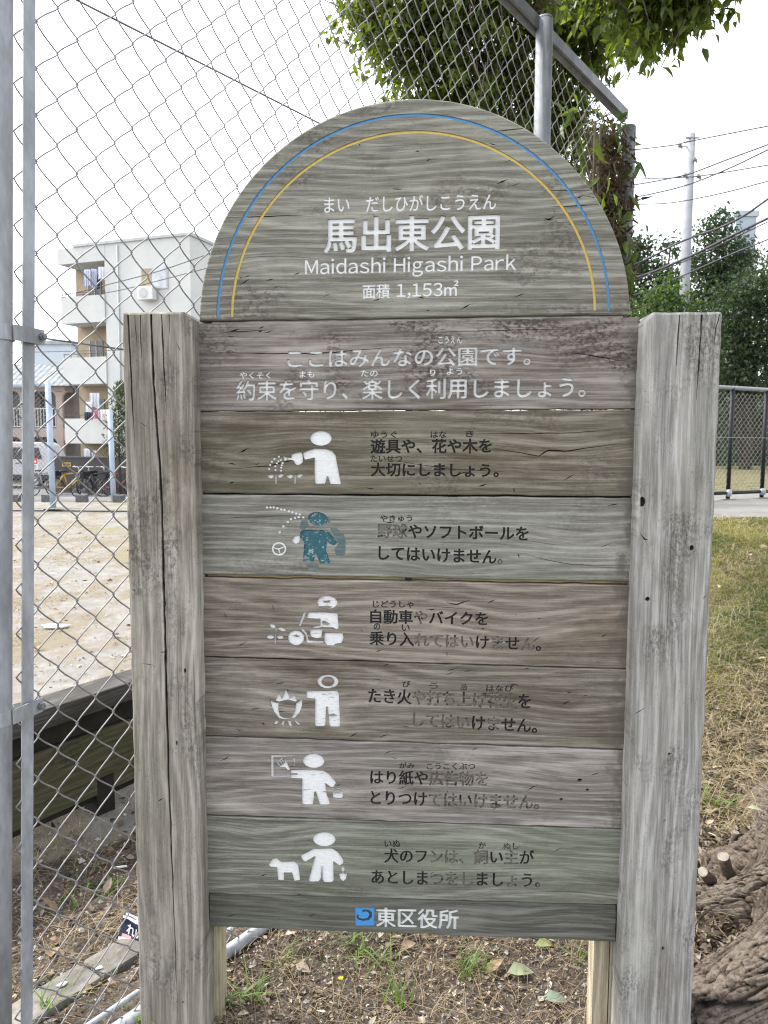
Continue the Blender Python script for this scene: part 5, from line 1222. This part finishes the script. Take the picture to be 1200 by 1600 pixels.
# ------------------------------------------------------------------ APARTMENT BLOCK
AC_ = at(302, 700, 33.0); AL = at(126, 700, 35.1); ad = np.array([AC_[0] - AL[0], AC_[1] - AL[1], 0]); AW = float(np.linalg.norm(ad)); ad /= AW; arz = math.atan2(ad[1], ad[0])
zg = -.5
apt = thing('apartment_building', 'white four storey apartment block with tan balconies beyond the park', 'building', (AL[0], AL[1], zg), arz)
M_aw = pmat('white_render', (.50, .505, .485), .85, .05, .8); M_tan = pmat('tan_wall', (.33, .27, .19), .85, .12, 1.5); M_rail = pmat('dark_rail', (.08, .08, .085), .6, .2, 10)
M_slab = pmat('slab_edge', (.42, .44, .44), .85, .1, 2)
def zA(py): return float(at(150, py, 34.8)[2]) - zg            # heights in the block's own frame
BW = 1.62; PL = -.80; H0 = zA(384)
m = MB(); m.box((BW + (AW - BW) / 2, 5.0, H0 / 2), (AW - BW, 10.0, H0)); m.box(((BW - 1.02) / 2, 1.2 + 4.4, H0 / 2), (BW + 1.0, 8.8, H0 - .004)); m.build('wall', M_aw, apt, local=True)
m = MB(); m.box((AW / 2 + .02, 5.0, H0 + .06), (AW + .14, 10.16, .12)); m.build('roof', M_slab, apt, local=True)
m = MB(); m.box((.022 + BW / 2 - .5 + .01, .62, (H0 + zA(409)) / 2 - .002), (BW - PL * .0 + 1.0, 1.26, H0 - zA(409))); m.build('canopy', M_aw, apt, local=True)
levels = [(404, 452, 462, 504), (501, 553, 558, 600), (598, 652, 654, 693), (693, 742, 752, 790)]
for o_t, o_b, p_t, p_b in levels:
    zt_, zb_ = zA(p_t), zA(p_b); m = MB(); m.box(((PL + BW) / 2 - .004, .0, (zt_ + zb_) / 2), (BW - PL, .14, zt_ - zb_)); m.box((PL + .07, .66, (zt_ + zb_) / 2), (.14, 1.18, zt_ - zb_)); m.box(((PL + BW) / 2, .66, zb_ + .06), (BW - PL - .2, 1.16, .12)); f = m.build('balcony', M_aw, apt, local=True)
    m = MB(); m.bar((PL, -.02, zt_ + .16), (BW - .01, -.02, zt_ + .16), .03, .03)
    for x in np.linspace(PL + .05, BW - .05, 7): m.bar((x, -.02, zt_), (x, -.02, zt_ + .16), .02, .02, up=(0, 1, 0))
    m.build('railing', M_rail, f, local=True)
    zo0, zo1 = zb_ + .12, zA(o_t); m = MB(); m.box(((BW - 1.0) / 2 - .02, 1.16, (zo0 + zo1) / 2), (BW + .98, .06, zo1 - zo0)); m.box((BW - .03, .6, (zo0 + zo1) / 2), (.05, 1.08, zo1 - zo0)); m.build('balcony_wall', M_tan, apt, local=True)
    m = MB(); m.box(((.12), 1.11, zo0 + .98), (.72, .05, 1.9)); d_ = m.build('door', M_glass, apt, local=True)
    m = MB(); m.bar(((.12) - .37, 1.08, zo0 + .1), ((.12) - .37, 1.08, zo0 + 1.95), .05, .05, up=(0, 1, 0)); m.bar(((.12), 1.08, zo0 + .1), ((.12), 1.08, zo0 + 1.95), .04, .05, up=(0, 1, 0)); m.build('door_frame', M_aw, d_, local=True)
wx0, wx1 = 3.6, 4.9
for wt, wb in ((415, 449), (511, 546)):
    z0_, z1_ = zA(wb) - .28, zA(wt) - .36; m = MB(); m.box(((wx0 + wx1) / 2, -.01, (z0_ + z1_) / 2), (wx1 - wx0 + .06, .06, z1_ - z0_ + .06)); wf = m.build('window', M_slab, apt, local=True)
    m = MB(); m.box((wx0 + .26, -.045, (z0_ + z1_) / 2), (.5, .02, z1_ - z0_)); m.build('shutter', M_tan, wf, local=True)
    m = MB(); m.box((wx0 + .9, -.045, (z0_ + z1_) / 2), (.74, .02, z1_ - z0_)); m.build('pane', pmat('curtained_pane', (.45, .47, .5), .3, .15, 3), wf, local=True)
    m = MB(); m.box((wx0 + .42, -.26, z0_ - .22), (.78, .3, .56), bev=.02); ac = m.build('air_conditioner', pmat('ac_casing', (.55, .55, .53), .5, .06, 4), apt, local=True)
    m = MB(); m.tube([(wx0 + .34, -.412, z0_ - .22), (wx0 + .34, -.425, z0_ - .22)], .21, 20, smooth=False); m.build('fan_grille', M_slab, ac, local=True)
m = MB(); m.tube([(2.35, -.05, .2), (2.35, -.05, H0 - .1)], .035, 8); m.build('drain_pipe', M_slab, apt, local=True)
def cloth(px0, px1, py0, py1, dep, col, label, folds=3):
    """a hung cloth: pleated sheet with real thickness"""
    Y = 34.4 + dep; m = MB(); n = 14; cols = []
    for i in range(n + 1):
        f = i / n; px = px0 + (px1 - px0) * f; wob = .05 * math.sin(f * folds * 6.28); a = at(px, py0, Y + wob * .4); b = at(px + math.sin(f * 9) * .5, py1 + math.sin(f * 7 + px0) * 1.2, Y + wob); cols.append((a, b))
    for (a, b), (c, d) in zip(cols[:-1], cols[1:]):
        off = np.array([0, .03, 0]); m.quad(b, d, c, a); m.quad(a + off, c + off, d + off, b + off)
    return tag(m.build('laundry', pmat('cloth', col, .85, .12, 6)), label, 'laundry', 'laundry on the balconies')
cloth(131, 141, 421, 447, .1, (.55, .60, .72), 'pale blue sheet hanging left on the top balcony')
cloth(142, 151, 420, 451, .2, (.50, .52, .62), 'long lilac sheet beside the pale blue one on the top balcony')
cloth(153, 166, 417, 436, .15, (.66, .68, .74), 'short white towel row right on the top balcony')
cloth(168.5, 173, 424, 456, .1, (.10, .25, .55), 'narrow bright blue towel at the right edge of the top balcony')
cloth(150, 156, 428, 452, .3, (.05, .06, .09), 'dark garment in the middle of the top balcony washing')
cloth(140, 155, 614, 637, .1, (.60, .62, .66), 'pale grey shirt hanging on the second balcony from the ground')
cloth(134, 143, 628, 644, .0, (.75, .76, .76), 'white shirt left of the grey one above the low parapet')
cloth(132, 144, 644, 656, -.35, (.05, .055, .08), 'dark trousers draped on the parapet above the dark wall')
cloth(145, 155, 641, 653, -.35, (.72, .32, .45), 'pink cloth draped on the balcony parapet')
cloth(156, 168, 640, 655, -.35, (.75, .75, .74), 'white bedding draped beside the pink cloth')
cloth(131, 140, 701, 715, .0, (.70, .71, .76), 'white cloth on the lowest balcony just above the dark wall')
cloth(143, 150, 704, 715, .0, (.62, .62, .70), 'small pale cloth right of the white one on the lowest balcony')

# ------------------------------------------------------------------ OLD TERRACE HOUSE
TH = at(104, 700, 37.0); th_ = thing('terrace_house', 'beige two storey terrace house with grey tiled roof and arched loggias', 'house', (TH[0], TH[1], zg), R(3))
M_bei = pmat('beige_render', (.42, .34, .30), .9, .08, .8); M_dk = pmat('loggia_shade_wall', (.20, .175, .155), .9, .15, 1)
n = NT('grey_roof_tile'); o = n.co(); x, y, z = n.sep(o); rw = n.math('SINE', n.math('MULTIPLY', n.math('ADD', y, z), 26)); cw = n.math('SINE', n.math('MULTIPLY', x, 22)); nn = n.noise(o, 3, 4)
n.bump(n.math('ADD', rw, cw), .6, .03); M_tile = n.base(n.mix(n.ss(nn, .3, .7), (.13, .145, .16), (.22, .24, .26)), .75, 0, .3)
def zT(py): return float(at(70, py, 37)[2]) - zg
ze = zT(603); zf2 = zT(676); LX = -7.5
cols_ = [-.28, -1.95, -3.6, -5.3, -7.0]
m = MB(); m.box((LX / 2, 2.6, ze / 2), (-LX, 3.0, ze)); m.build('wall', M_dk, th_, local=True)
m = MB(); m.box((LX / 2, .6, zf2), (-LX, 1.2, .42)); m.box((LX / 2, .55, ze - .12), (-LX - .004, 1.1, .25))
m.build('floor_band', M_bei, th_, local=True)
for x in cols_:
    m = MB(); m.box((x, .1, ze / 2 - .13), (.3, .24, ze - .27)); 
    for zt_ in (zf2 - .21, ze - .245):
        for sg in (-1, 1):                                       # rounded shoulders of the arch
            P = [(x + sg * .15, 0, zt_)] + [(x + sg * (.15 + .34 * (1 - math.cos(a))), 0, zt_ - .34 * (1 - math.sin(a))) for a in np.linspace(0, math.pi / 2, 7)]
            P2 = [(a, .0, c) for a, _, c in P]; m.prism(P2 if sg < 0 else P2[::-1], (0, -.0, 0), (0, .22, 0))
    m.build('column', M_bei, th_, local=True)
for i in range(4):
    m = MB(); xa, xb = cols_[i + 1] + .16, cols_[i] - .16
    m.bar((xa, .08, zf2 + 1.15), (xb, .08, zf2 + 1.15), .05, .05); m.bar((xa, .08, zf2 + .28), (xb, .08, zf2 + .28), .04, .04)
    for x in np.linspace(xa + .06, xb - .06, 10): m.bar((x, .08, zf2 + .28), (x, .08, zf2 + 1.15), .03, .03, up=(0, 1, 0))
    m.build('railing', pmat('white_railing', (.6, .6, .6), .6, .05, 5) if i == 0 else bpy.data.materials['white_railing'], th_, local=True)
    for zz in (1.0, zf2 + 1.2): m = MB(); m.box(((xa + xb) / 2, 1.09, zz), (.85, .05, 1.9)); m.build('window', M_glass, th_, local=True)
m = MB(); m.prism([(LX - .4, -.5, ze - .02), (LX - .4, 2.4, ze + 1.25), (LX - .4, 4.6, ze - .02)], (0, 0, 0), (-LX + 1.15, 0, 0)); m.build('roof', M_tile, th_, local=True)
b2 = at(80, 700, 60); m = MB(); m.box((b2[0], b2[1] + 3, 4.2), (3.6, 6, 9.6)); fb = thing('distant_house', 'blue grey house roof peeping over the terrace', 'house', (b2[0], b2[1], zg)); m.build('wall', pmat('blue_grey_wall', (.45, .5, .55), .9, .05, 1), fb)
m = MB(); m.box((b2[0], b2[1] + 3, 9.0), (4.0, 6.4, .3)); m.build('roof', M_hr, fb)

# ------------------------------------------------------------------ DARK WALL, VAN, BICYCLES
w0 = at(89, 775, 29.5); w1 = at(215, 778, 28.5); wz = hz(w0[0], w0[1]); wt = float(at(150, 715.5, 29)[2])
wall = thing('boundary_wall', 'dark grey boundary wall along the road behind the bicycles', 'wall', (w0[0], w0[1], wz))
M_dw = pmat('dark_grey_wall', (.065, .06, .06), .85, .12, 2)
wd_ = (w1 - w0); wd_[2] = 0; wl = float(np.linalg.norm(wd_)); wu = wd_ / wl
m = MB(); c = w0 + wu * 4; m.box((c[0], c[1], (wt + wz) / 2 - .1), (8, .18, wt - wz + .2), math.atan2(wu[1], wu[0])); m.build('panel', M_dw, wall)
m = MB(); m.box((c[0], c[1], wt + .025), (8.06, .24, .05), math.atan2(wu[1], wu[0])); m.build('coping', pmat('wall_coping', (.09, .085, .085), .8, .1, 2), wall)
a_ = at(97, 722.5, 29.2); b_ = at(111, 729, 29.2); ys = thing('wall_notice', 'small yellow notice fixed to the dark wall', 'sign', (a_[0], 29.2, b_[2]))
m = MB(); m.box(((a_[0] + b_[0]) / 2, 29.2, (a_[2] + b_[2]) / 2), (b_[0] - a_[0], .03, a_[2] - b_[2])); m.build('plate', pmat('yellow_plate', (.50, .36, .07), .6, .1, 10), ys)
m = MB()
for k in range(4): x = a_[0] + (b_[0] - a_[0]) * (.2 + .2 * k); m.box((x, 29.178, (a_[2] + b_[2]) / 2), (.035, .01, .085)); m.box((x + .012, 29.178, (a_[2] + b_[2]) / 2 + .012), (.055, .009, .016))
m.build('lettering', M_rail, ys)

van = thing('parked_van', 'silver van parked on the road behind the mesh screen', 'van', (at(88, 775, 32)[0], 32.0, hz(-14, 32)), R(2))
M_van = pmat('silver_paint', (.50, .48, .50), .3, .05, 2, .3, 0, .5); M_tyre = pmat('tyre', (.02, .02, .02), .9); M_trim = pmat('black_trim', (.03, .03, .032), .5)
prof = [(0, .42), (.04, .95), (-.12, 1.25), (-.42, 1.80), (-.62, 1.92), (-4.2, 1.94), (-4.38, 1.80), (-4.42, .42)]
m = MB(); m.prism([(x, 0, z) for x, z in prof], (0, 0, 0), (0, 1.7, 0)); bd = m.build('body', M_van, van, local=True)
bv = bd.modifiers.new('bevel', 'BEVEL'); bv.width = .06; bv.segments = 3
m = MB(); m.prism([(-.52, -.012, 1.22), (-.66, -.012, 1.70), (-4.2, -.012, 1.72), (-4.25, -.012, 1.22)], (0, 0, 0), (0, .02, 0)); m.build('window', M_glass, van, local=True)
m = MB(); m.box((-2.2, -.02, .5), (4.4, .06, .16)); m.build('sill', M_trim, van, local=True)
for x in (-.85, -3.5):
    m = MB(); m.tube([(x, -.04, .32), (x, .18, .32)], .32, 24, smooth=False); t_ = m.build('wheel', M_tyre, van, local=True); m = MB(); m.tube([(x, -.055, .32), (x, -.02, .32)], .19, 18, smooth=False); m.build('rim', M_galv, t_, local=True)
m = MB(); m.box((.02, .25, .8), (.05, .3, .16)); m.build('headlight', pmat('lamp_glass', (.7, .7, .7), .2), van, local=True)
for x in (-1.55, -2.6): m = MB(); m.box((x, -.012, 1.05), (.16, .03, .03)); m.build('door_handle', M_trim, van, local=True)

M_bk = pmat('bicycle_black', (.02, .02, .022), .45); M_ch = pmat('bicycle_chrome', (.35, .35, .36), .3, .1, 20, .7)
def bicycle(px, py, Y, rz, frame_mat, label):
    p = at(px, py, Y); z = hz(p[0], p[1]); t = thing('bicycle', label, 'bicycle', (p[0], p[1], z + .012), rz, 'bicycles along the dark wall')
    for x in (-.52, .52):
        m = MB(); m.tube([(x + .32 * math.cos(a), 0, .33 + .32 * math.sin(a)) for a in np.linspace(0, 2 * math.pi, 25)], .02, 6, caps=False)
        wv = m.build('wheel', M_bk, t, local=True); m = MB()
        for a in np.linspace(0, math.pi, 7)[:-1]: m.bar((x - .31 * math.cos(a), 0, .33 - .31 * math.sin(a)), (x + .31 * math.cos(a), 0, .33 + .31 * math.sin(a)), .004, .004, up=(0, 1, 0))
        m.build('spokes', M_ch, wv, local=True)
    m = MB(); J = dict(b=(-.06, 0, .28), s=(-.2, 0, .78), h=(.36, 0, .82), h2=(.39, 0, .66), r=(-.52, 0, .33), f=(.52, 0, .33))
    for a, b in (('b', 's'), ('b', 'h2'), ('s', 'h'), ('b', 'r'), ('s', 'r'), ('h', 'f')): m.tube([J[a], J[b]], .024, 7)
    m.build('frame', frame_mat, t, local=True)
    m = MB(); m.box((-.22, 0, .9), (.25, .15, .06), bev=.02); m.tube([(-.2, 0, .76), (-.22, 0, .9)], .015, 6); m.build('saddle', M_bk, t, local=True)
    m = MB(); m.tube([(.35, 0, .8), (.33, 0, 1.02)], .016, 6); m.tube([(.2, -.27, 1.04), (.33, -.2, 1.03), (.34, .2, 1.03), (.2, .27, 1.04)], .014, 6); m.build('handlebar', M_ch, t, local=True)
    m = MB(); c_ = (.55, 0, .78); m.box(c_, (.26, .3, .2), bev=.02); m.build('basket', M_bk, t, local=True)
    m = MB(); m.tube([(-.06, -.07, .28), (.02, -.09, .14)], .012, 5); m.tube([(-.06, .07, .28), (-.14, .09, .42)], .012, 5); m.build('pedals', M_bk, t, local=True)
    return t
bicycle(70, 777, 28.0, R(68), pmat('grey_frame', (.30, .31, .33), .4), 'grey bicycle standing behind the mesh screen')
bicycle(110, 777, 27.6, R(42), pmat('yellow_frame', (.36, .22, .02), .5), 'bicycle with bright yellow frame against the dark wall')
bicycle(132, 778, 27.8, R(80), M_bk, 'black bicycle right next to the yellow one')
bicycle(152, 778, 27.7, R(60), pmat('dark_green_frame', (.03, .04, .045), .4), 'dark bicycle in the middle between black and red ones')
bicycle(185, 779, 27.5, R(38), pmat('red_frame', (.16, .025, .035), .5), 'bicycle with dark red frame beside the left post')

# ------------------------------------------------------------------ STEEL SCREEN, POST, BLOCKS, SHRUB
M_bp = pmat('pale_blue_steel', (.36, .43, .52), .55, .12, 6)
g0 = onz(86, 812, 0.0); Ys = 16.6; p0 = at(84, 812, Ys); zs = hz(p0[0], p0[1]); zt_ = float(at(80, 598, Ys)[2]) - zs
scr = thing('mesh_screen', 'pale blue steel post and mesh screen across the sand', 'screen', (p0[0], p0[1], zs))
m = MB(); m.tube([(0, 0, -.1), (-.03, 0, zt_)], .062, 14); m.build('post', M_bp, scr, local=True)
m = MB(); m.tube([(-.03, 0, zt_ - .05), (-4.4, .1, zt_ - .14)], .045, 10); m.build('top_rail', M_bp, scr, local=True)
m = MB(); m.tube([(-4.4, .1, -.1), (-4.4, .1, zt_ - .1)], .062, 14); m.build('post', M_bp, scr, local=True)
V, F_ = chainlink(-1.9, -.07, .45, zt_ - .12, .05, .10, .004, 3, .03, smp=2); np_mesh('wire_mesh', V, F_, M_galvd, scr, local=True)
m = MB(); m.tube([(0, 0, -.05), (0, 0, .05)], .2, 18, smooth=False); m.build('footing', M_conc, scr, local=True)
a_ = at(47, 716, Ys - .1); b_ = at(59, 733.5, Ys - .1); rn = thing('warning_notice', 'red and white notice hung on the mesh screen', 'sign', (a_[0], Ys - .1, b_[2]))
cx_ = (a_[0] + b_[0]) / 2; wd2 = b_[0] - a_[0]; hh = a_[2] - b_[2]; M_wp = pmat('notice_white', (.72, .72, .72), .5, .05, 5); M_rd = pmat('notice_red', (.62, .06, .045), .5, .08, 5)
m = MB(); m.box((cx_, Ys - .1, b_[2] + hh / 2), (wd2, .008, hh)); m.build('plate', M_wp, rn)
m = MB(); m.box((cx_, Ys - .108, b_[2] + hh * .75), (wd2, .006, hh * .5)); rp = m.build('red_panel', M_rd, rn)
m = MB(); m.box((cx_ - .01, Ys - .113, b_[2] + hh * .78), (.045, .004, .10)); m.box((cx_ + .02, Ys - .1135, b_[2] + hh * .70), (.07, .004, .04)); m.build('emblem', M_wp, rp)
m = MB()
for k in range(3): m.box((cx_, Ys - .1055, b_[2] + hh * (.12 + .12 * k)), (wd2 * .7, .003, .014))
m.build('lettering', M_rail, rn)
p0 = at(178, 790, 20.0); zs = hz(p0[0], p0[1]); sp_ = thing('steel_post', 'lone pale blue steel post by the road near the left wooden post', 'post', (p0[0], p0[1], zs)); m = MB(); m.tube([(0, 0, -.1), (-.04, 0, float(at(177, 640, 20)[2]) - zs)], .065, 14); m.build('shaft', M_bp, sp_, local=True); m = MB(); m.tube([(0, 0, -.05), (0, 0, .04)], .15, 14); m.build('footing', M_conc, sp_, local=True)
M_bkc = pmat('dark_concrete_block', (.115, .12, .125), .95, .35, 14, bump=.5)
for (xa, xb, yb, lab) in ((17, 28, 794.6, 'leftmost dark concrete kerb block beside the near steel pole'), (64.5, 80, 796.6, 'dark concrete kerb block next to the mesh screen post'), (118, 134, 799, 'dark concrete kerb block standing alone before the yellow bicycle'), (176, 192.5, 801, 'dark concrete kerb block at the foot of the lone steel post')):
    Y = 19.6; p = at((xa + xb) / 2, yb, Y); z = hz(p[0], p[1]); wd3 = (xb - xa) / FPX * Y; bk = thing('kerb_block', lab, 'block', (p[0], p[1], z), R(-3), 'kerb blocks along the road')
    m = MB(); m.box((0, .1, .09), (wd3, .2, .19), bev=.012); m.build('block', M_bkc, bk, local=True)
strip('pavement_edge', 16.2, 16.5, -8.2, -4.2, .05, M_conc, 20); 
def shrub():
    X0, Y0 = at(186, 700, 26)[0], 26.0; z0 = hz(X0, Y0); t = thing('conifer_shrub', 'feathery dark green conifer shrub half hidden by the left post', 'shrub', (X0, Y0, z0)); Cs, Ds = [], []
    for _ in range(1500):
        f = RNG.uniform(0, 1); py = 600 + 118 * f; hw = 6 + 16 * math.sin(min(1, f * 1.25) * 1.7); c = at(188 + RNG.normal(0, .5) * hw, py, Y0 + RNG.normal(0, .25)); Cs.append(c); Ds.append(np.array([RNG.normal(0, .8) + (c[0] - X0) * .8, RNG.normal(0, .8), .9]))
    L_ = RNG.uniform(.10, .22, len(Cs)); V, F_ = leaves_mesh(np.array(Cs), np.array(Ds), rnd_dir(len(Cs)), L_, L_ * .22, .2, .2); np_mesh('foliage', V, F_, leaf_mat('conifer_leaves', (.012, .022, .009), (.05, .066, .02), .2, .6), t, tint=np.repeat(RNG.uniform(0, 1, len(Cs)), 8))
    m = MB(); m.tube([(X0, Y0, z0 - .1), (X0, Y0, z0 + 2.4)], [.07, .02], 8); m.build('trunk', M_fbark, t)
shrub()
